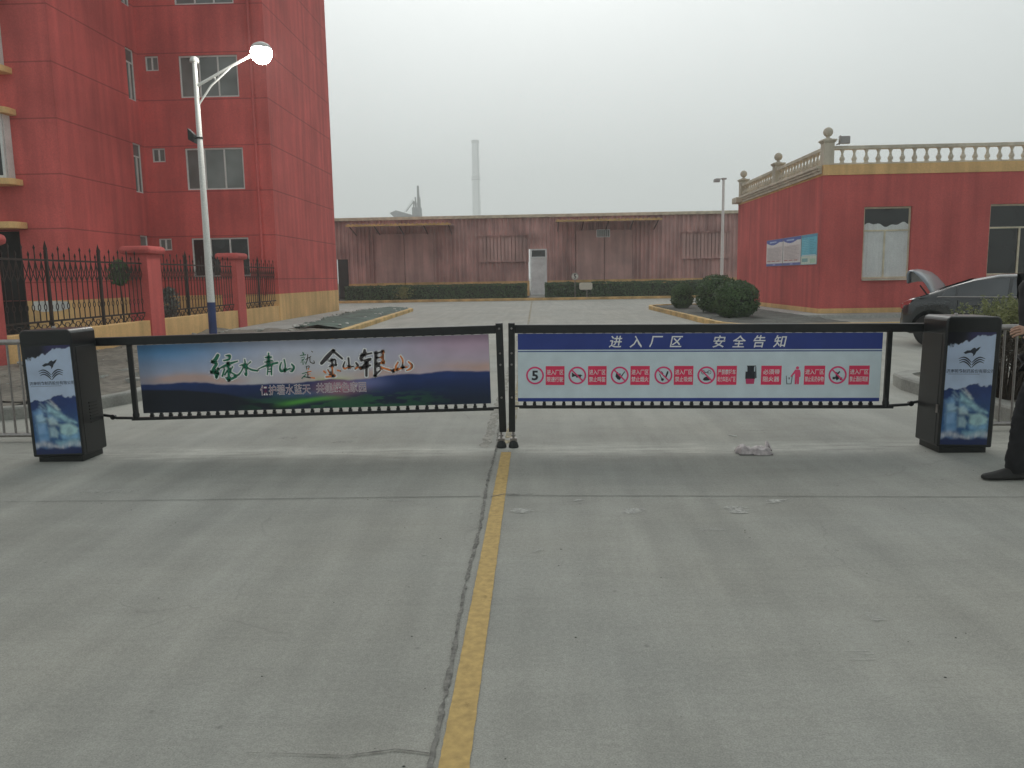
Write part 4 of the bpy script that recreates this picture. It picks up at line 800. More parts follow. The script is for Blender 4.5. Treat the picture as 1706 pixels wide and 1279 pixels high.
        E_ = 1252                                                  # spark arrester: dark canister with a red foot
        PX(E_, [(-6, -16), (9, -16), (9, -14.5), (-6, -14.5)]); PX(E_, [(-5, -14.5), (6, -14.5), (6, -6), (-5, -6)]); PX(E_, [(-8, -6), (8, -6), (8, 6), (-8, 6)]); PX(E_, [(-7.5, 6), (7.5, 6), (6.5, 14.5), (-6.5, 14.5)], SL(140, 40, 74)); PX(E_, [(8, -14), (9.4, -14), (10.5, 5), (8.5, 5)])
        F_ = 1323                                                  # figure dropping litter into a bin
        rr_ = SL(170, 52, 84); bd_.disc(X(F_+6.5), Y(613), 2.6*K, rr_, 14); PX(F_, [(2.5, -9), (10.5, -9), (12, -4), (12, 3), (10, 3), (9.8, 15), (6.8, 15), (6.5, 4), (6, 15), (3, 15), (2.8, -3), (-3, 3), (-4.5, 1.8), (1, -6)], rr_)
        for q in ([(-12, 1), (-11, 1), (-9.5, 15), (-10.5, 15)], [(-2, 1), (-1, 1), (-2.5, 15), (-3.5, 15)], [(-10.5, 14), (-2.6, 14), (-2.6, 15), (-10.5, 15)], [(-8, 4), (-5, 4), (-6.5, 8)]): PX(F_, q, BK)
    fin(bd_, 'banner', M['print'], t, recalc=False)
    # cabinet
    x0, x1, y0, y1, H_ = (-4.305, -3.865, 6.33, 6.70, 1.132) if Lf else (3.285, 3.725, 6.35, 6.74, 1.125)
    cx_ = (x0+x1)/2; Tc = Matrix.Translation((cx_, 6.5, 0)) @ Matrix.Rotation(-.02 if Lf else .02, 4, 'Y') @ Matrix.Translation((-cx_, -6.5, 0))
    def finc(mb, name, m, parent, **k): mb.v = [tuple(Tc @ Vector(q)) for q in mb.v]; return mb.build(name, m, parent, **k)
    m = MB(); r_ = .035
    m.prism([(x0, .05), (x1, .05), (x1, H_-r_), (x1-r_*.3, H_-r_*.3), (x1-r_, H_), (x0+r_, H_), (x0+r_*.3, H_-r_*.3), (x0, H_-r_)], y0, y1); cab = finc(m, 'cabinet', M['black'], t, bevel=.014)
    m = MB(); m.box(x0+.03, x1-.03, y0+.03, y1-.03, 0, .055); m.build('plinth', M['blackmetal'], cab)
    m = MB(); xs_ = x1+.001 if Lf else x0-.001
    m.box(xs_-.002, xs_+.002, y0+.05, y1-.04, .07, .98); finc(m, 'side_door', M['black'], cab, bevel=.002)
    m = MB()
    if Lf:
        for k_ in range(7): m.box(x1+.002, x1+.008, y0+.15, y1-.10, .31+.028*k_, .322+.028*k_)
        finc(m, 'vent', M['blackmetal'], cab)
    else:
        m.box(x0-.008, x0-.002, y0+.03, y0+.06, .33, .40); finc(m, 'lock', M['steel'], cab)
    m = MB(); m.lathe((cx_-.05, 6.55, H_-.001), [(.016, 0), (.016, .012), (.010, .02)], 10); finc(m, 'key_cover', M['steel'], cab)
    w0, w1 = (x0+.035, x1-.012) if Lf else (x0+.018, x1-.045)
    pm = PM((w0, y0-.0006, .075), (1, 0, 0), (0, 0, 1), (0, -1, 0)); pm.up(); Wp, Hp = w1-w0, .925
    pm.grid(0, Wp, 0, Hp, 80, 190, art_ship); pm.up()
    logo(pm, Wp*.53, Hp*.79, .21); pm.text('济南明鑫制药股份有限公司', Wp*.52, Hp*.658, .029, SL(40, 48, 62), 0, .98, .01); pm.rect(Wp*.05, Wp*.72, Hp*.628, Hp*.634, SL(96, 106, 122))
    finc(pm, 'poster', M['print_gloss'], cab, recalc=False)
    m = MB()
    for (a_, b_, c_, e_) in [(w0-.012, w1+.008, .065, .075), (w0-.012, w1+.008, 1.0, 1.008)]: m.box(a_, b_, y0-.004, y0-.0005, c_, e_)
    finc(m, 'poster_trim', M['blackmetal'], cab)
    return t
barrier(-1); barrier(1)
# ------------------------------------------------------------------ notice boards on the gatehouse wall
def board(y0, y1, label, kind, grp):
    W = y0-y1; H = 1.04; z0 = 1.76
    pm = PM((9.445, y0, z0), (0, -1, 0), (0, 0, 1), (-1, 0, 0))
    pm.box(9.447, 9.468, y1, y0, z0, z0+H, 0, (.4, .4, .42)); pm.up()
    S2 = lambda r_, g_, b_: SL(r_, g_, b_, 1/.62)
    if kind == 'w':
        pm.rect(.01, W-.01, .01, H-.01, S2(190, 186, 186)); pm.up()
        pm.rect(.01, W-.01, .01, .10, S2(88, 98, 150)); pm.rect(.12, W-.12, .16, .74, S2(176, 168, 168))
        n_ = 24; top = [(.01+(W-.02)*i/n_, H-.01) for i in range(n_+1)]; bot = [(.01+(W-.02)*i/n_, H-.11-.10*max(0, math.sin(math.pi*(i/n_*1.25)))*(1 if i/n_ < .8 else 0)-.02*i/n_) for i in range(n_+1)]
        pm.poly(top[::-1]+bot, S2(70, 86, 148)); pm.up()
        pm.rect(W*.2, W*.62, H-.13, H-.08, S2(150, 166, 206)); pm.rect(W*.42, W*.58, .035, .075, S2(150, 150, 190))
        for i in range(9): pm.rect(.17, W-.17-.2*((i*7) % 3), .25+.052*i, .262+.052*i, S2(140, 134, 136))
        for q in (0, 1, 2): pm.rect(.16+q*.28*W, .16+q*.28*W+.2*W, .175, .205, S2(150, 92, 84))
    else:
        pm.rect(.01, W-.01, .01, H-.01, S2(86, 158, 178)); pm.up()
        pm.rect(.01, W-.01, H-.10, H-.01, S2(70, 132, 160)); pm.rect(.01, W-.01, .02, .30, S2(176, 188, 178)); pm.up()
        for i in range(9):
            pm.rect(.1, W*.48, .36+.06*i, .372+.06*i, S2(126, 184, 198)); pm.rect(W*.55, W-.1-.15*((i*5) % 3), .36+.06*i, .372+.06*i, S2(56, 120, 142))
        pm.rect(.1, W*.45, .10, .22, S2(112, 150, 150)); pm.rect(W*.6, W-.1, .06, .2, S2(150, 176, 156)); pm.rect(.1, W-.1, .31, .335, S2(190, 200, 196))
    tag(pm.build('notice_board', M['print'], recalc=False), label, 'notice board', grp)
board(32.45, 30.35, 'white notice board with blue wavy header, farthest from the corner on the red gatehouse wall', 'w', 'notice boards on the gatehouse wall')
board(30.30, 28.30, 'white notice board with blue wavy header between another white board and the turquoise board', 'w', 'notice boards on the gatehouse wall')
board(28.25, 26.70, 'turquoise notice board nearest the corner on the red gatehouse wall', 't', 'notice boards on the gatehouse wall')

# ------------------------------------------------------------------ iron fence with pillars on a yellow base wall
fe = thing('iron_fence', 'rusty wrought iron fence with spear tops and red pillars on a yellow base wall', 'fence', (-9.4, 13.4, 0))
b = MB(); b.box(-9.62, -9.40, 8.0, 28.18, 0, .61); b.build('base_wall', M['yellow'], fe, .012)
for y0, y1 in [(12.55, 13.4), (18.6, 19.28), (24.2, 24.85)]:
    b = MB(); b.box(-9.88, -9.36, y0, y1, .0, 2.22); q = b.build('pillar', M['red_plain'], fe, .012)
    m = MB(); m.box(-10.0, -9.24, y0-.12, y1+.12, 2.20, 2.40); m.build('pillar_cap', M['red_plain'], q, .085)
def fpanel(y0, y1):
    m = MB(); X0 = -9.51
    for z in (.80, 1.98): m.box(X0-.012, X0+.012, y0, y1, z-.018, z+.018)
    n = max(3, int((y1-y0)/.185)); dy = (y1-y0)/n
    for i in range(n):
        y = y0+dy*(i+.5); tall = i % 2 == 0; zt = 2.27 if tall else 2.14
        m.bar((X0, y, .80), (X0, y, 1.0), .016); m.bar((X0, y, 1.15), (X0, y, zt-.08), .016)
        m.tube([(X0, y, zt-.1), (X0, y, zt-.06), (X0, y, zt)], [.012, .022, .002], 4)
        for sg in (-1, 1): m.tube([(X0, y, 1.0), (X0, y+sg*.035, 1.05), (X0, y+sg*.035, 1.10), (X0, y, 1.15)], .009, 4)
        for sg in (-1, 1):
            m.tube([(X0, y, 1.56), (X0, y+sg*dy*.22, 1.63), (X0, y+sg*dy*.5, 1.72), (X0, y+sg*dy*.22, 1.83), (X0, y, 1.96)], .009, 4)
        if i % 2 == 0 and i < n-1:
            for sg in (-1, 1): m.tube([(X0, y+dy*.5, .62), (X0, y+dy*.5+sg*.07, .68), (X0, y+dy*.5+sg*.16, .72), (X0, y+dy*.5+sg*.17, .79)], .011, 4)
            m.tube([(X0, y+dy*.5-.12, .63), (X0, y+dy*.5-.05, .74), (X0, y+dy*.5+.05, .74), (X0, y+dy*.5+.12, .63)], .009, 4)
    m.build('railing_panel', M['rust'], fe)
for y0, y1 in [(8.1, 12.55), (13.4, 18.6), (19.28, 24.2), (24.85, 28.17)]: fpanel(y0, y1)
for y in (10.4, 14.95, 16.78, 21.0, 22.7, 26.5):
    m = MB(); m.bar((-9.51, y, .6), (-9.51, y, 2.16), .052); m.tube([(-9.51, y, 2.15), (-9.51, y, 2.2), (-9.51, y, 2.36)], [.03, .042, .003], 6); m.build('post', M['rust'], fe)

# ------------------------------------------------------------------ stainless guard rails either side of the barriers
def guard(xa, xb, y, label):
    t = thing('guard_rail', label, 'guard rail', ((xa+xb)/2, y, 0))
    m = MB(); m.tube([(xa, y, .965), (xb, y, .965)], .027, 10); m.build('top_rail', M['steel'], t)
    m = MB(); m.tube([(xa, y, .06), (xb, y, .06)], .022, 10); m.build('bottom_rail', M['steel'], t)
    n = int((xb-xa)/.115)
    for i in range(n+1):
        x = xa+.03+(xb-xa-.06)*i/n; m = MB(); m.tube([(x, y, .075), (x, y, .945)], .011, 8); m.build('upright', M['steel'], t)
    for x in (xa+.02, xb-.02): m = MB(); m.tube([(x, y, 0), (x, y, .99)], .024, 10); m.lathe((x, y, 0), [(.05, 0), (.05, .01)], 10); m.build('post', M['steel'], t)
guard(-6.6, -4.36, 7.25, 'stainless steel guard rail beside the left barrier cabinet')
guard(3.85, 5.6, 7.3, 'stainless steel guard rail behind the right barrier cabinet')

# ------------------------------------------------------------------ lamps and signs
lp = thing('street_lamp', 'lit white street lamp with blue base and angled arm before the red block', 'street lamp', (-7.76, 18.35, 0))
PX_, PY_ = -7.76, 18.35
m = MB(); m.tube([(PX_, PY_, 1.03), (PX_, PY_, 6.5)], [.088, .05], 14); m.build('pole', M['whitepaint'], lp)
m = MB(); m.tube([(PX_, PY_, 0), (PX_, PY_, 1.028)], [.095, .0885], 14); m.build('pole_base', M['blue'], lp)
m = MB(); m.tube([(PX_, PY_, 5.97), (PX_+.9, PY_, 6.42), (PX_+1.42, PY_, 6.66)], [.035, .03, .028], 8); m.tube([(PX_, PY_, 5.52), (PX_+.35, PY_, 5.98), (PX_+.82, PY_, 6.36)], .022, 8); m.tube([(PX_+.46, PY_, 6.08), (PX_+.45, PY_, 6.2)], .014, 6); m.build('arm', M['whitepaint'], lp)
m = MB(); m.lathe((PX_, PY_, 6.5), [(.05, 0), (.10, .0), (.10, .05), (.085, .09), (.05, .12), (.005, .13)], 14); m.build('cap', M['whitepaint'], lp)
m = MB(); m.prism([(PX_-.24, 4.78), (PX_-.10, 4.70), (PX_-.10, 4.90), (PX_-.24, 5.04)], PY_-.09, PY_+.09); m.bar((PX_-.12, PY_, 4.82), (PX_, PY_, 4.82), .03); m.lathe((PX_, PY_, 4.80), [(.075, 0), (.075, .04)], 12); m.build('loudspeaker', M['blackmetal'], lp, .008)
lx, lz = -6.20, 6.66
m = MB(); m.lathe((lx, PY_, lz+.10), [(.215, -.02), (.225, .03), (.17, .09), (.09, .13), (.02, .14)], 20); m.bar((PX_+1.40, PY_, 6.655), (lx-.15, PY_, lz+.12), .06); hd = m.build('lamp_head', M['whitepaint'], lp)
me_, nt_, p_ = newmat('lit_lamp_glass'); p_.inputs['Emission Color'].default_value = (1, .97, .88, 1); p_.inputs['Emission Strength'].default_value = 150; p_.inputs['Base Color'].default_value = (.9, .9, .86, 1)
m = MB(); m.lathe((lx, PY_, lz), [(.235*math.cos(t), .235*math.sin(t)) for t in np.linspace(-1.5, .40, 14)], 20); m.build('lamp_glass', me_, hd)
fp = thing('lamp_post', 'slim white floodlight post rising behind the round bushes by the far shed', 'lamp post', (10.6, 45, 0))
m = MB(); m.tube([(10.6, 45, 0), (10.6, 45, 6.75)], [.10, .07], 10); m.build('pole', M['whitepaint'], fp)
m = MB(); m.bar((10.65, 45, 6.78), (10.15, 45, 6.78), .05); m.box(10.05, 10.38, 44.85, 45.1, 6.60, 6.76); m.box(10.5, 10.75, 44.9, 45.1, 6.74, 6.82); m.build('floodlight', M['steel'], fp, .01)
sg = thing('speed_limit_sign', 'small round white sign with a black 5 on a thin post at the hedge', 'road sign', (2.53, 50.9, 0))
pm = PM((2.53, 50.86, 1.49), (1, 0, 0), (0, 0, 1), (0, -1, 0)); pm.lathe((2.53, 50.868, 1.49), [(.235, 0), (.235, .01)], 20, axis='y'); pm.c = [(.5, .5, .5)]*len(pm.v); pm.hasc = True; pm.up()
pm.disc(0, 0, .23, S(205, 205, 198)); pm.up(); pm.ring(0, 0, .195, .215, S(110, 96, 92)); pm.text('5', 0, 0, .30, S(40, 40, 42), 0, 1, .03); pm.build('disc', M['print'], sg, recalc=False)
m = MB(); m.tube([(2.53, 50.9, 0), (2.53, 50.9, 1.5)], .025, 8); m.build('post', M['steel'], sg)
sb = thing('blank_sign', 'small blank cream rounded sign board standing in front of the right hedge', 'sign', (3.2, 50.9, 0))
m = MB(); pts = [];
for cx_, cz_, a0 in ((3.55, .98, 0), (2.90, .98, 90), (2.90, .72, 180), (3.55, .72, 270)): pts += [(cx_+.10*math.cos(R_(a0+t)), cz_+.10*math.sin(R_(a0+t))) for t in (0, 30, 60, 90)]
m.prism(pts, 50.80, 50.84); m.build('board', mat('cream_sign', (.62, .62, .54), .6, var=.08), sb)
m = MB(); m.tube([(3.3, 50.87, 0), (3.3, 50.87, .85)], .022, 8); m.build('post', M['steel'], sb)

# ------------------------------------------------------------------ planting
def leaves(mb, P, Nn, size, mat=0, asp=.55, sd=.6):
    """a leaf-shaped quad at every point, roughly facing its normal"""
    for p, nn in zip(P, Nn):
        a = Vector((random.gauss(0, 1), random.gauss(0, 1), random.gauss(0, 1))); q = (Vector(nn)+a*sd).normalized()
        t = q.cross(Vector((random.gauss(0, 1), random.gauss(0, 1), random.gauss(0, 1)))).normalized(); bt = q.cross(t)
        s_ = size*random.uniform(.6, 1.4); p = Vector(p)
        o = len(mb.v); mb.v += [tuple(p-t*s_), tuple(p+bt*s_*asp), tuple(p+t*s_), tuple(p-bt*s_*asp)]
        mb.f.append([o, o+1, o+2, o+3]); mb.m.append(mat); mb.s.append(False); mb.c += [(.5, .5, .5)]*4
def hedge(x0, x1, y0, y1, h, label, seed):
    random.seed(seed); t = thing('hedge', label, 'hedge', ((x0+x1)/2, (y0+y1)/2, 0), group='clipped hedges in front of the shed')
    c = MB(); c.box(x0+.12, x1-.12, y0+.12, y1-.12, .1, h-.13); c.build('twigs', M['core'], t)  # solid dark box added inside the leaves for occlusion
    P = []; Q = []
    def hh(x): return h+.06*mn.noise((x*.8, 0, seed))+.03*mn.noise((x*3, 0, seed))
    for i in range(int((x1-x0)*900)):
        x = random.uniform(x0, x1); r_ = random.random()
        if r_ < .5: y = y0+abs(random.gauss(0, .07))+.05*mn.noise((x*1.5, 0, 3)); z = random.uniform(.10, hh(x)); n_ = (0, -1, .2)
        elif r_ < .85: y = random.uniform(y0, y1); z = hh(x)-abs(random.gauss(0, .05)); n_ = (0, 0, 1)
        else: y = y1-abs(random.gauss(0, .07)); z = random.uniform(.10, hh(x)); n_ = (0, 1, .2)
        P.append((x, y, z)); Q.append(n_)
    for xe, sg_ in ((x0, -1), (x1, 1)):
        for i in range(700): P.append((xe-sg_*abs(random.gauss(0, .07)), random.uniform(y0, y1), random.uniform(.1, h))); Q.append((sg_, 0, .2))
    m = MB(); leaves(m, P, Q, .055); m.build('foliage', M['leaf'], t, recalc=False)
    return t
hedge(-12.7, -.62, 51.3, 52.8, 1.08, 'long clipped dark green hedge left of the pale shed door', 21)
hedge(.60, 12.5, 51.1, 52.6, 1.10, 'long clipped dark green hedge right of the pale door, behind the small signs', 22)
random.seed(31)
yp = MB(); P = []; Q = []
for i in range(420):
    a = random.uniform(0, 6.28); rr = abs(random.gauss(0, .28)); P.append((-8.75+rr*math.cos(a)*1.1, 51.1+rr*.6*math.sin(a), .25+random.uniform(0, .7))); Q.append((0, -1, .5))
leaves(yp, P, Q, .07); yp.tube([(-8.75, 51.15, .05), (-8.75, 51.13, .6)], .02, 6, 1)
tag(yp.build('yellow_shrub', [M['leafy'], M['bark']], recalc=False), 'small yellowish shrub growing out of the front of the left hedge', 'shrub')

def bush(x, y, rx, z0, z1, label, seed, n=7000):
    random.seed(seed); t = thing('round_bush', label, 'bush', (x, y, 0), group='clipped round bushes in the right bed')
    cz = (z0+z1)/2; rz = (z1-z0)/2
    c = MB(); c.lathe((x, y, cz), [(max(.02, rx*.84*math.sin(a)), -rz*.84*math.cos(a)) for a in np.linspace(0.05, 3.09, 10)], 14); c.build('twigs', M['core'], t)  # solid dark core added so gaps between leaves stay dark
    c = MB(); c.tube([(x, y, 0), (x+.02, y, z0+.25)], [.05, .035], 7); c.build('trunk', M['bark'], t)
    P = []; Q = []
    for i in range(n):
        v = Vector((random.gauss(0, 1), random.gauss(0, 1), random.gauss(0, 1))).normalized(); 
        if v.z < 0 : v.z *= .9
        bump = 1+.08*mn.noise(v*2.3+Vector((seed, 0, 0)))+.07*mn.noise(v*6)+.04*mn.noise(v*13); k_ = bump*(1-abs(random.gauss(0, .06))+(.05 if random.random() < .06 else 0))
        e = .82 if False else 1.0; q = Vector((math.copysign(abs(v.x)**.92, v.x)*rx, math.copysign(abs(v.y)**.92, v.y)*rx, math.copysign(abs(v.z)**.75, v.z)*rz))*k_
        P.append((x+q.x, y+q.y, max(.06, cz+q.z))); Q.append(v)
    m = MB(); leaves(m, P, Q, .036, 0, .5, .55); m.build('foliage', M['leaf2'], t, recalc=False)
bush(6.12, 32.9, .46, .02, 1.14, 'smallest round clipped bush, leftmost of the three in the right bed', 41, 4500)
bush(6.60, 28.8, .74, .02, 1.46, 'round clipped bush half hidden behind the biggest one', 42)
bush(6.50, 25.6, .71, .0, 1.27, 'big round clipped bush nearest the black gate rail', 43, 8500)

# shrub beside the right cabinet: yellow-green feathery sprays over a bare brown inside
random.seed(51); t = thing('garden_shrub', 'untidy yellow-green shrub with dead brown lower twigs behind the right cabinet', 'shrub', (4.95, 8.3, 0))
m = MB(); tips = []
for i in range(46):
    a = random.uniform(0, 6.28); rr = random.uniform(.05, .42); h_ = random.uniform(.55, 1.12)
    p0 = Vector((4.95+.1*math.cos(a), 8.3+.1*math.sin(a), .08)); p2 = Vector((4.95+rr*math.cos(a)*1.15, 8.3+rr*math.sin(a), h_)); p1 = (p0+p2)/2+Vector((.05*math.cos(a), .05*math.sin(a), .12))
    m.tube([p0, p1, p2], [.016, .010, .004], 5); tips.append((p1, p2))
m.build('stems', M['bark'], t)
m = MB(); P = []; Q = []
for p1, p2 in tips:
    for j in range(130):
        s_ = random.random(); p = p1.lerp(p2, s_*.95); q = p+Vector((random.gauss(0, .07), random.gauss(0, .07), random.gauss(0, .07)))
        if q.z < .95: P.append(q); Q.append((random.gauss(0, 1), -1, .3))
leaves(m, P, Q, .017, 0, .4); m.build('dead_foliage', M['leafd'], t, recalc=False)
m = MB(); P = []; Q = []
for i in range(64):
    a = random.uniform(0, 6.28); rr = random.uniform(0, .5)*1.0; bx = 4.98+rr*math.cos(a)*1.15; by = 8.3+rr*math.sin(a); bz = .98-.35*rr*rr
    tip = Vector((bx+random.gauss(0, .10), by+random.gauss(0, .08), bz+random.uniform(.08, .26)))
    for j in range(85):
        s_ = random.random(); q = Vector((bx, by, bz-.08)).lerp(tip, s_); sp_ = .05*(1-s_)+.012
        P.append(q+Vector((random.gauss(0, sp_), random.gauss(0, sp_), random.gauss(0, .02)))); Q.append((random.gauss(0, 1), -1, 1))
leaves(m, P, Q, .018, 0, .35); m.build('foliage', M['leafy'], t, recalc=False)
def sapling(name, x, y, h, rx, label, leafm, seed, n, z0=.0, cat='shrub', low=.3):
    random.seed(seed); t = thing(name, label, cat, (x, y, 0))
    m = MB(); m.tube([(x, y, z0), (x+.03, y, h*.5), (x-.02, y, h*.86)], [.03, .02, .008], 6)
    for i in range(7):
        a = i*2.4; z = h*(low+(1-low)*.6*i/7); m.tube([(x, y, z), (x+rx*.7*math.cos(a), y+rx*.7*math.sin(a), z+.2*h*(1-low))], [.012, .004], 5)
    m.build('stem', M['bark'], t)
    m = MB(); P = []; Q = []
    for i in range(n):
        a = random.uniform(0, 6.28); z = random.uniform(low, 1.0); rr = rx*math.sqrt(random.random())*(.15+math.sqrt(max(0, 1-(2*(z-low)/(1-low)-1)**2)))*random.choice([.8, 1, 1, 1.25]); P.append((x+rr*math.cos(a), y+rr*math.sin(a), h*z)); Q.append((math.cos(a), math.sin(a), .4))
    leaves(m, P, Q, .045); m.build('foliage', leafm, t, recalc=False)
sapling('potted_shrub', -9.9, 18.3, 2.05, .20, 'dark bushy shrub behind the fence beside the first red pillar', M['leaf2'], 61, 900, 0, 'shrub', .72)
sapling('dusty_shrub', -9.85, 20.6, 1.38, .24, 'dusty grey-green shrub behind the iron fence by the street lamp', M['leafg'], 62, 900, 0, 'shrub', .35)

# ------------------------------------------------------------------ parked saloon car, boot open
car = thing('parked_car', 'dark grey saloon car parked side on with its boot lid open', 'car', (7.42, 16.35, 0))
CX, CY = 7.42, 16.35                                                # rear bumper x, centre line y
paint = mat('dark_grey_car_paint', (.03, .033, .036), .22, .3, var=.08, coat=.8); lamp_r = mat('red_lamp_lens', (.40, .03, .03), .15, coat=1.)
tyre_m = mat('tyre_rubber', (.018, .018, .018), .85); rim_m = mat('alloy_rim', (.4, .4, .4), .3, 1.); trimm = mat('black_trim', (.012, .012, .012), .5)
cglass = mat_glass('sky_toned_car_glass', (.11, .12, .13), .05)  # reflection on the side glass painted as a paler base colour
LEN = 4.72; WR = .325; wx = (.98, 3.72)
TL = .38
ztop_k = [(TL, .80), (TL+.05, .88), (TL+.18, .95), (.85, .99), (1.2, 1.0), (3.3, .985), (3.5, .96), (4.2, .84), (4.6, .70), (4.72, .58)]
hw_k = [(TL, .72), (TL+.06, .80), (TL+.2, .87), (.95, .905), (3.6, .905), (4.3, .86), (4.6, .76), (4.72, .62)]
zb_k = [(TL, .38), (TL+.1, .28), (.7, .22), (4.2, .20), (4.6, .24), (4.72, .36)]
ip = lambda k, x: float(np.interp(x, [a for a, _ in k], [b_ for _, b_ in k]))
m = MB(); xs = np.unique(np.concatenate([np.linspace(TL, LEN, 84), [TL+.02, TL+.05]])); ring = []
for x in xs:
    zt, hw, zb = ip(ztop_k, x), ip(hw_k, x), ip(zb_k, x); zo = zb
    for w_ in wx:
        if abs(x-w_) < WR+.06: zo = max(zo, .325+math.sqrt((WR+.06)**2-(x-w_)**2))
    half = [(0, zb), (hw*.72, zb), (hw*.93, zo), (hw*.985, max(zo+.01, .42)), (hw, max(zo+.02, .60)), (hw*.985, zt-.13), (hw*.955, zt-.045), (hw*.90, zt-.01), (hw*.5, zt+.012), (0, zt+.018)]
    ring.append([(CX+x, CY-a, z) for a, z in half]+[(CX+x, CY+a, z) for a, z in half[-2:0:-1]])
n_ = len(ring[0]); m.add([p for r_ in ring for p in r_], [(i*n_+k, i*n_+(k+1) % n_, (i+1)*n_+(k+1) % n_, (i+1)*n_+k) for i in range(len(ring)-1) for k in range(n_)]+[tuple(range(n_)), tuple(range((len(ring)-1)*n_, len(ring)*n_))[::-1]], 0, True)
body = m.build('body', paint, car)
# roof and pillars
zr_k = [(.72, .985), (.95, 1.09), (1.25, 1.21), (1.6, 1.325), (2.0, 1.40), (2.4, 1.405), (2.8, 1.36), (3.2, 1.20), (3.62, .965)]
m = MB(); xs = np.linspace(.72, 3.62, 60); ring = []
for x in xs:
    zr = ip(zr_k, x); base = .95; f_ = (zr-base)/.45; hb = .855; hr = .855-.24*min(1, f_)
    half = [(hb, base), (hb+(hr-hb)*.9, base+(zr-base)*.84), (hr-.05, zr-.03), (hr-.16, zr-.004), (0, zr+.014)]
    ring.append([(CX+x, CY-a, z) for a, z in half]+[(CX+x, CY+a, z) for a, z in half[-2::-1]])
n_ = len(ring[0]); m.add([p for r_ in ring for p in r_], [(i*n_+k, i*n_+k+1, (i+1)*n_+k+1, (i+1)*n_+k) for i in range(len(ring)-1) for k in range(n_-1)]+[tuple(range(n_)), tuple(range((len(ring)-1)*n_, len(ring)*n_))[::-1]], 0, True)
m.build('roof', paint, car)
def side_y(x, z):                                                     # outer y offset of the cabin side at (x, z)
    zr = ip(zr_k, x); f_ = min(1, (zr-.95)/.45); hb = .855; hr = .855-.24*f_
    t_ = (z-.95)/max(.02, (zr-.95)*.84); return hb+(hr-hb)*.9*t_
def glassp(pts, name, mtl, off=.006):
    for sg_ in (-1, 1):
        m = MB(); vs = [(CX+x, CY+sg_*(side_y(x, z)+off), z) for x, z in pts]; m.add(vs, [tuple(range(len(vs)))]); m.build(name, mtl, car, recalc=False)
glassp([(1.12, 1.0), (1.36, 1.0), (1.36, 1.185), (1.22, 1.125)], 'quarter_window', cglass)
glassp([(1.40, 1.0), (2.22, 1.0), (2.22, 1.33), (1.95, 1.315), (1.66, 1.28), (1.40, 1.20)], 'rear_window', cglass)
glassp([(2.28, 1.0), (3.30, 1.0), (3.18, 1.08), (2.86, 1.25), (2.62, 1.32), (2.28, 1.335)], 'front_window', cglass)
glassp([(1.04, .975), (3.45, .975), (3.40, .995), (1.08, .995)], 'waist_trim', M['steel'], .009)
for nm_, x0, x1 in (('rear_screen', .98, 1.55), ('windscreen', 2.86, 3.56)):
    m = MB(); z0, z1 = ip(zr_k, x0)+.022, ip(zr_k, x1)+.022
    m.add([(CX+x0, CY-.62, z0), (CX+x0, CY+.62, z0), (CX+x1, CY+.5, z1), (CX+x1, CY-.5, z1)], [(0, 1, 2, 3)]); m.build(nm_, cglass, car)
# boot opening and raised lid
m = MB(); m.add([(CX+TL+.1, CY-.62, .965), (CX+TL+.1, CY+.62, .965), (CX+.86, CY+.62, 1.012), (CX+.86, CY-.62, 1.012)], [(0, 1, 2, 3)]); m.build('boot_opening', M['dark'], car)
m = MB(); rows = []; hx, hz = CX+.90, 1.03
prof_ = [(0, 0), (-.12, .20), (-.25, .35), (-.36, .44), (-.44, .465), (-.475, .40), (-.46, .22)]
for off in (0, .035):
    for (dx, dz) in prof_:
        for yy, kk in ((-.68, .0), (-.45, .02), (0, .035), (.45, .02), (.68, 0)): rows.append((hx+dx+off, CY+yy*(1-.06*abs(dx)), hz+dz+kk-off*.4))
nr = len(prof_); fs = []
for o_ in (0, nr*5):
    fs += [(o_+i*5+k, o_+i*5+k+1, o_+(i+1)*5+k+1, o_+(i+1)*5+k) for i in range(nr-1) for k in range(4)]
for i in range(nr-1):
    for k in (0, 4): fs.append((i*5+k, (i+1)*5+k, nr*5+(i+1)*5+k, nr*5+i*5+k))
for k in range(4): fs.append(((nr-1)*5+k, (nr-1)*5+k+1, nr*5+(nr-1)*5+k+1, nr*5+(nr-1)*5+k))
m.add(rows, fs, 0, True); lid = m.build('boot_lid', mat('boot_lid_sky_sheen', (.20, .22, .25), .35, .1, var=.08, coat=.5), car)  # paler than the body: sky reflection put into the lid's colour
m = MB()
for yy in (-.55, .55): m.tube([(CX+.82, CY+yy, .99), (CX+.66, CY+yy, 1.2)], .015, 6)
m.build('strut', trimm, lid)
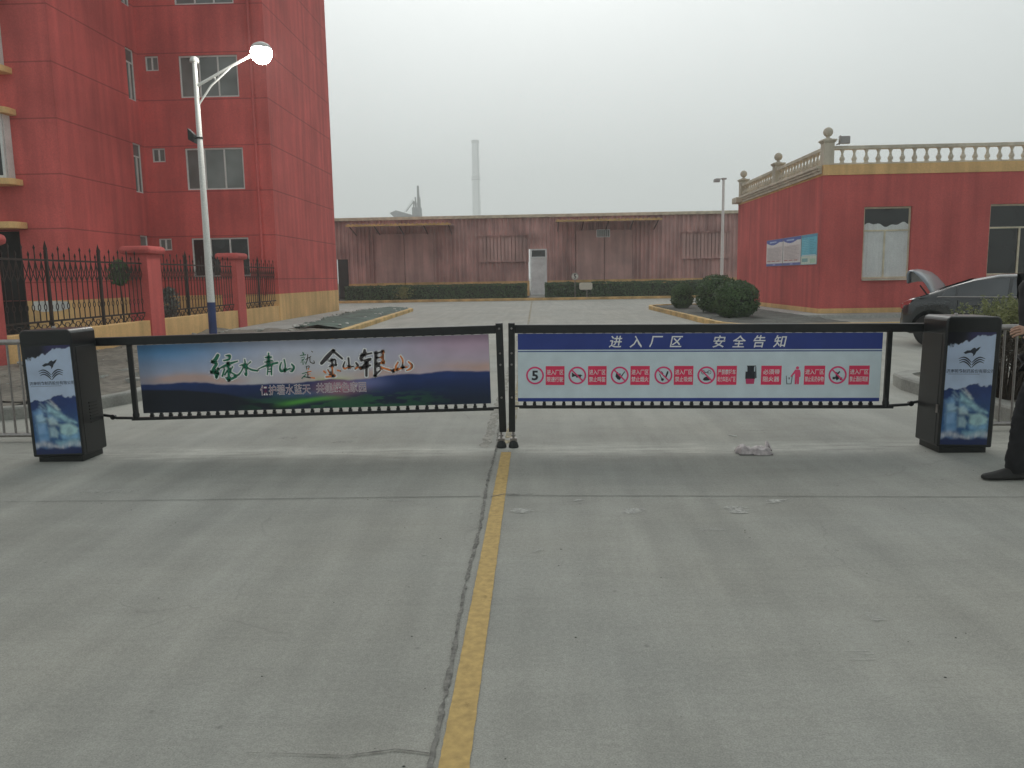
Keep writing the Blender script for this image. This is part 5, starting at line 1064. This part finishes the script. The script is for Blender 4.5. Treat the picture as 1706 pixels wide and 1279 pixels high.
for sg_ in (-1, 1):
    m = MB(); pts = [(TL+.018, .74), (TL+.02, .80), (TL+.06, .885), (TL+.24, .935), (TL+.20, .86), (TL+.09, .78)]
    vs = []
    for off in (0, .02): vs += [(CX+x-.004, CY+sg_*(ip(hw_k, x)*.975+off-.012), z) for x, z in pts]
    m.add(vs, [tuple(range(6)), tuple(range(11, 5, -1))]+[(i, (i+1) % 6, 6+(i+1) % 6, 6+i) for i in range(6)], 0)
    m.box(CX+TL-.012, CX+TL+.03, CY+min(sg_*.42, sg_*.74), CY+max(sg_*.42, sg_*.74), .74, .84); m.build('tail_lamp', lamp_r, car, .008)
    m = MB(); m.box(CX+1.60, CX+1.80, CY+sg_*.905-.014, CY+sg_*.905+.014, .80, .835); m.box(CX+2.75, CX+2.95, CY+sg_*.905-.014, CY+sg_*.905+.014, .80, .835); m.build('door_handle', paint, car, .008)
    m = MB()
    for x in (1.42, 2.25, 3.3): m.box(CX+x-.004, CX+x+.004, CY+sg_*.9045-.004, CY+sg_*.9045+.004, .35, .93)
    m.build('door_gap', trimm, car)
    m = MB(); m.box(CX+3.05, CX+3.22, CY+sg_*1.0-.08, CY+sg_*1.0+.08, .98, 1.10); m.build('wing_mirror', paint, car, .03)
m = MB(); m.box(CX+TL-.02, CX+TL+.1, CY-.70, CY+.70, .38, .56); m.build('rear_bumper', paint, car, .02)
m = MB(); m.box(CX+TL-.016, CX+TL, CY-.22, CY+.22, .60, .70); m.build('number_plate', mat('blue_plate', (.02, .06, .22), .5), car)
for w_ in wx:
    for sg_ in (-1, 1):
        cx_, cy_ = CX+w_, CY+sg_*.80
        m = MB(); m.lathe((cx_, cy_, WR), [(.20, -.10), (.29, -.105), (.325, -.07), (.325, .07), (.29, .105), (.20, .10)], 30, axis='y'); wl = m.build('wheel', tyre_m, car)
        m = MB(); m.lathe((cx_, cy_+sg_*.085, WR), [(.205, 0), (.205, sg_*.012), (.17, sg_*.0), (.05, sg_*.01), (.04, sg_*.02)], 30, axis='y')
        m.build('rim', rim_m, wl)
        m = MB(); m.box(cx_-.42, cx_+.42, CY+sg_*.45-.02, CY+sg_*.45+.02, .25, .78); m.build('wheel_well', trimm, car)

car.location = (7.57, 16.80, 0); car.rotation_euler = (0, 0, R_(-40))
# ------------------------------------------------------------------ person walking in from the right edge
pr = thing('person', 'person in dark jacket and black trousers striding past the right cabinet', 'person', (3.6, 5.62, 0))
def skin(name, verts, edges, mtl, parent, root=0, sub=2, folds=0):
    me = bpy.data.meshes.new(name); inv = root_inv(parent); me.from_pydata([inv @ Vector(v[:3]) for v in verts], edges, [])
    o = bpy.data.objects.new(name, me); col.objects.link(o); o.parent = parent; me.materials.append(mtl)
    sk = o.modifiers.new('skin', 'SKIN'); sk.use_smooth_shade = True
    if not me.skin_vertices: me.skin_vertices.new(name='')
    for i, v in enumerate(verts):
        r_ = v[3] if isinstance(v[3], tuple) else (v[3], v[3]); me.skin_vertices[0].data[i].radius = r_; me.skin_vertices[0].data[i].use_root = (i == root)
    sb_ = o.modifiers.new('sub', 'SUBSURF'); sb_.levels = sub; sb_.render_levels = sub+(1 if folds else 0)
    if folds:
        tx = bpy.data.textures.new('cloth_folds', 'CLOUDS'); tx.noise_scale = .09; tx.noise_depth = 2; dm_ = o.modifiers.new('folds', 'DISPLACE'); dm_.texture = tx; dm_.strength = folds; dm_.mid_level = .5
    return o
skinm = mat('skin', (.42, .25, .18), .55, var=.1); hairm = mat('black_hair', (.012, .010, .009), .5, var=.3, scale=30)
jack = mat('dark_jacket_cloth', (.010, .011, .012), .85, var=.3, scale=6, bump=.6, bscale=14); trou = mat('black_trouser_cloth', (.011, .011, .013), .9, var=.3, scale=6, bump=.7, bscale=11); shoem = mat('black_shoe', (.016, .015, .014), .6, var=.3, scale=12)
PXc, PYc = 3.625, 5.62
V = [(PXc, PYc, .95, .12), (PXc-.01, PYc, 1.12, .125), (PXc-.02, PYc, 1.32, .14), (PXc-.01, PYc, 1.44, .10), (PXc-.02, PYc, 1.50, .052), (PXc-.04, PYc, 1.56, .06), (PXc-.055, PYc, 1.63, (.082, .095)), (PXc-.045, PYc, 1.705, .078),
     (PXc-.14, PYc, 1.605, .016), (PXc-.165, PYc, 1.595, .010),
     (PXc-.01, PYc-.17, 1.40, .055), (PXc+.05, PYc-.22, 1.14, .042), (PXc-.12, PYc-.21, 1.10, .032), (PXc-.20, PYc-.20, 1.09, .026),
     (PXc-.01, PYc+.17, 1.40, .055), (PXc+.03, PYc+.22, 1.14, .042), (PXc+.05, PYc+.21, .90, .032), (PXc+.05, PYc+.205, .82, .026),
     (PXc-.03, PYc-.09, .88, .085), (PXc-.17, PYc-.09, .50, .055), (PXc-.21, PYc-.09, .12, .04),
     (PXc+.01, PYc+.09, .88, .085), (PXc+.09, PYc+.09, .50, .055), (PXc+.26, PYc+.09, .16, .04)]
Ed = [(0, 1), (1, 2), (2, 3), (3, 4), (4, 5), (5, 6), (6, 7), (6, 8), (8, 9), (2, 10), (10, 11), (11, 12), (12, 13), (2, 14), (14, 15), (15, 16), (16, 17), (0, 18), (18, 19), (19, 20), (0, 21), (21, 22), (22, 23)]
def hand(base, fwd, side, down):                                      # palm and five unequal bent fingers, rooted at the wrist
    b_ = Vector(base[:3]); i0 = len(V); wi = base[3]
    V.append((*(b_+fwd*.045), (.032, .018))); Ed.append((wi, i0)); V.append((*(b_+fwd*.085), (.038, .016))); Ed.append((i0, i0+1))
    for k, (ln_, of) in enumerate([(.070, -.030), (.080, -.010), (.074, .010), (.058, .028)]):
        r0 = len(V); p = b_+fwd*.10+side*of; V.append((*p, .0095)); Ed.append((i0+1, r0)); V.append((*(p+fwd*ln_*.45+down*.012), .0088)); Ed.append((r0, r0+1)); V.append((*(p+fwd*ln_*.72+down*.045), .0075)); Ed.append((r0+1, r0+2))
    r0 = len(V); V.append((*(b_+fwd*.05-side*.040+down*.01), .011)); Ed.append((i0, r0)); V.append((*(b_+fwd*.095-side*.052+down*.025), .0085)); Ed.append((r0, r0+1))
hand((PXc-.20, PYc-.20, 1.09, 13), Vector((-1, 0, -.05)).normalized(), Vector((0, .6, .8)).normalized(), Vector((0, .8, -.6)).normalized())
hand((PXc+.05, PYc+.205, .82, 17), Vector((-.1, 0, -1)).normalized(), Vector((1, 0, 0)), Vector((0, -1, 0)))
skin('body', V, Ed, skinm, pr)
for sg_ in (-1, 1):
    m = MB(); m.lathe((PXc-.128, PYc+sg_*.032, 1.645), [(.002, -.011), (.011, -.004), (.011, .004), (.002, .011)], 8); m.build('eye', mat('eye', (.05, .04, .035), .2), pr)
    m = MB(); m.lathe((PXc-.04, PYc+sg_*.084, 1.625), [(.006, -.03), (.014, -.012), (.016, .012), (.007, .03)], 8); m.build('ear', skinm, pr)
m = MB(); m.box(PXc-.138, PXc-.12, PYc-.022, PYc+.022, 1.562, 1.570); m.build('mouth', mat('lips', (.28, .12, .10), .5), pr, .003)
skin('hair', [(PXc-.03, PYc, 1.665, (.088, .095)), (PXc-.035, PYc, 1.735, (.08, .085)), (PXc+.035, PYc, 1.62, (.06, .07))], [(0, 1), (0, 2)], hairm, pr)
skin('jacket', [(PXc, PYc, .90, (.17, .15)), (PXc-.01, PYc, 1.10, (.165, .15)), (PXc-.02, PYc, 1.32, (.18, .16)), (PXc-.01, PYc, 1.44, .12), (PXc-.015, PYc, 1.485, .072),
     (PXc-.01, PYc-.19, 1.40, .085), (PXc+.03, PYc-.235, 1.14, .07), (PXc-.10, PYc-.215, 1.10, .06), (PXc-.19, PYc-.20, 1.092, .056), (PXc-.01, PYc+.19, 1.40, .085), (PXc+.03, PYc+.235, 1.14, .07), (PXc+.05, PYc+.21, .92, .055), (PXc+.05, PYc+.205, .84, .048)],
     [(0, 1), (1, 2), (2, 3), (3, 4), (2, 5), (5, 6), (6, 7), (7, 8), (2, 9), (9, 10), (10, 11), (11, 12)], jack, pr, folds=.035)
skin('trousers', [(PXc, PYc, .97, .15), (PXc-.03, PYc-.09, .84, .115), (PXc-.12, PYc-.09, .64, .085), (PXc-.165, PYc-.09, .50, .066), (PXc-.19, PYc-.09, .36, .066), (PXc-.205, PYc-.09, .20, .068), (PXc-.20, PYc-.09, .07, .070), (PXc-.195, PYc-.09, .045, .068),
     (PXc+.01, PYc+.09, .84, .11), (PXc+.06, PYc+.09, .62, .085), (PXc+.10, PYc+.09, .47, .07), (PXc+.17, PYc+.09, .33, .068), (PXc+.25, PYc+.09, .17, .068), (PXc+.27, PYc+.09, .12, .066)],
     [(0, 1), (1, 2), (2, 3), (3, 4), (4, 5), (5, 6), (6, 7), (0, 8), (8, 9), (9, 10), (10, 11), (11, 12), (12, 13)], trou, pr, folds=.045)
def shoe(ax, ay, rot, z):
    m = MB(); secs = [(.105, .030, .075), (.075, .038, .095), (.02, .040, .10), (-.06, .042, .085), (-.12, .047, .062), (-.17, .044, .050), (-.205, .036, .046), (-.222, .020, .034)]
    ring_ = []
    for dx, hw, hh_ in secs: ring_.append([(dx, -hw, .004), (dx, -hw*1.05, .022), (dx, -hw*.92, hh_*.7), (dx, -hw*.4, hh_), (dx, hw*.4, hh_), (dx, hw*.92, hh_*.7), (dx, hw*1.05, .022), (dx, hw, .004)])
    n_ = 8; Rm = Matrix.Translation((ax, ay, z)) @ Matrix.Rotation(rot, 4, 'Y')
    vs = [Rm @ Vector(p) for q in ring_ for p in q]
    m.add(vs, [(i*n_+k, i*n_+(k+1) % n_, (i+1)*n_+(k+1) % n_, (i+1)*n_+k) for i in range(len(secs)-1) for k in range(n_)]+[tuple(range(n_)), tuple(range((len(secs)-1)*n_, len(secs)*n_))], 0, True)
    o = m.build('shoe', shoem, pr); sb_ = o.modifiers.new('sub', 'SUBSURF'); sb_.levels = 1; sb_.render_levels = 2
shoe(PXc-.215, PYc-.09, 0, 0.0); shoe(PXc+.27, PYc+.09, -.35, .035)

# ------------------------------------------------------------------ crumpled bag lying on the slab
random.seed(71); m = MB()
def lump(cx_, cy_, lx_, ly_, h_, ph):
    nx, ny_ = 22, 12; vs = []
    for j in range(ny_+1):
        for i in range(nx+1):
            a, b_ = -1+2*i/nx, -1+2*j/ny_; e = max(0, 1-abs(a)**2.6)*max(0, 1-abs(b_)**2.4)
            z = .004+h_*(e**.5)*(.75+.35*mn.noise((a*1.6+ph, b_*1.6, ph)))+.010*mn.noise((a*6+ph, b_*5, 2))*e
            vs.append((cx_+a*lx_*(1-.12*b_*b_)+.02*mn.noise((a*2, b_*2, ph)), cy_+b_*ly_*(1-.15*a*a), z))
    m.add(vs, [(j*(nx+1)+i, j*(nx+1)+i+1, (j+1)*(nx+1)+i+1, (j+1)*(nx+1)+i) for j in range(ny_) for i in range(nx)], 0, True)
lump(1.74, 6.46, .074, .10, .078, 1.3); lump(1.865, 6.43, .090, .095, .068, 5.1)
m.tube([(1.925, 6.46, .03), (1.945, 6.52, .075), (1.955, 6.50, .055), (1.96, 6.44, .02)], [.012, .016, .012, .008], 7, 0)
m.box(1.675, 1.948, 6.345, 6.53, .002, .007, 1)
tag(m.build('crumpled_bag', [mat('pale_plastic_bag', (.46, .41, .41), .4, var=.35, scale=9, var2=.2, scale2=40, bump=.5, bscale=30), M['joint']]), 'crumpled pale pinkish bag lying on the concrete before the white banner', 'bag')
cg = MB(); cg.tube([(1.78, 7.16, .006), (1.84, 7.10, .006)], .004, 6)
tag(cg.build('cigarette_end', M['white']), 'tiny white cigarette end on the concrete before the right gate', 'litter')

# ------------------------------------------------------------------ hazy air
hz = MB(); hz.box(-1500, 1500, -1500, 1500, -1, 190)
hm = bpy.data.materials.new('haze'); hm.use_nodes = True; nt = hm.node_tree; nt.nodes.clear()
ho = nt.nodes.new('ShaderNodeOutputMaterial'); pv = nt.nodes.new('ShaderNodeVolumePrincipled'); pv.inputs['Color'].default_value = (.96, .985, .985, 1); pv.inputs['Density'].default_value = .0014; pv.inputs['Anisotropy'].default_value = .2
nt.links.new(pv.outputs[0], ho.inputs['Volume'])
ho_ = hz.build('haze', hm); ho_['kind'] = 'stuff'
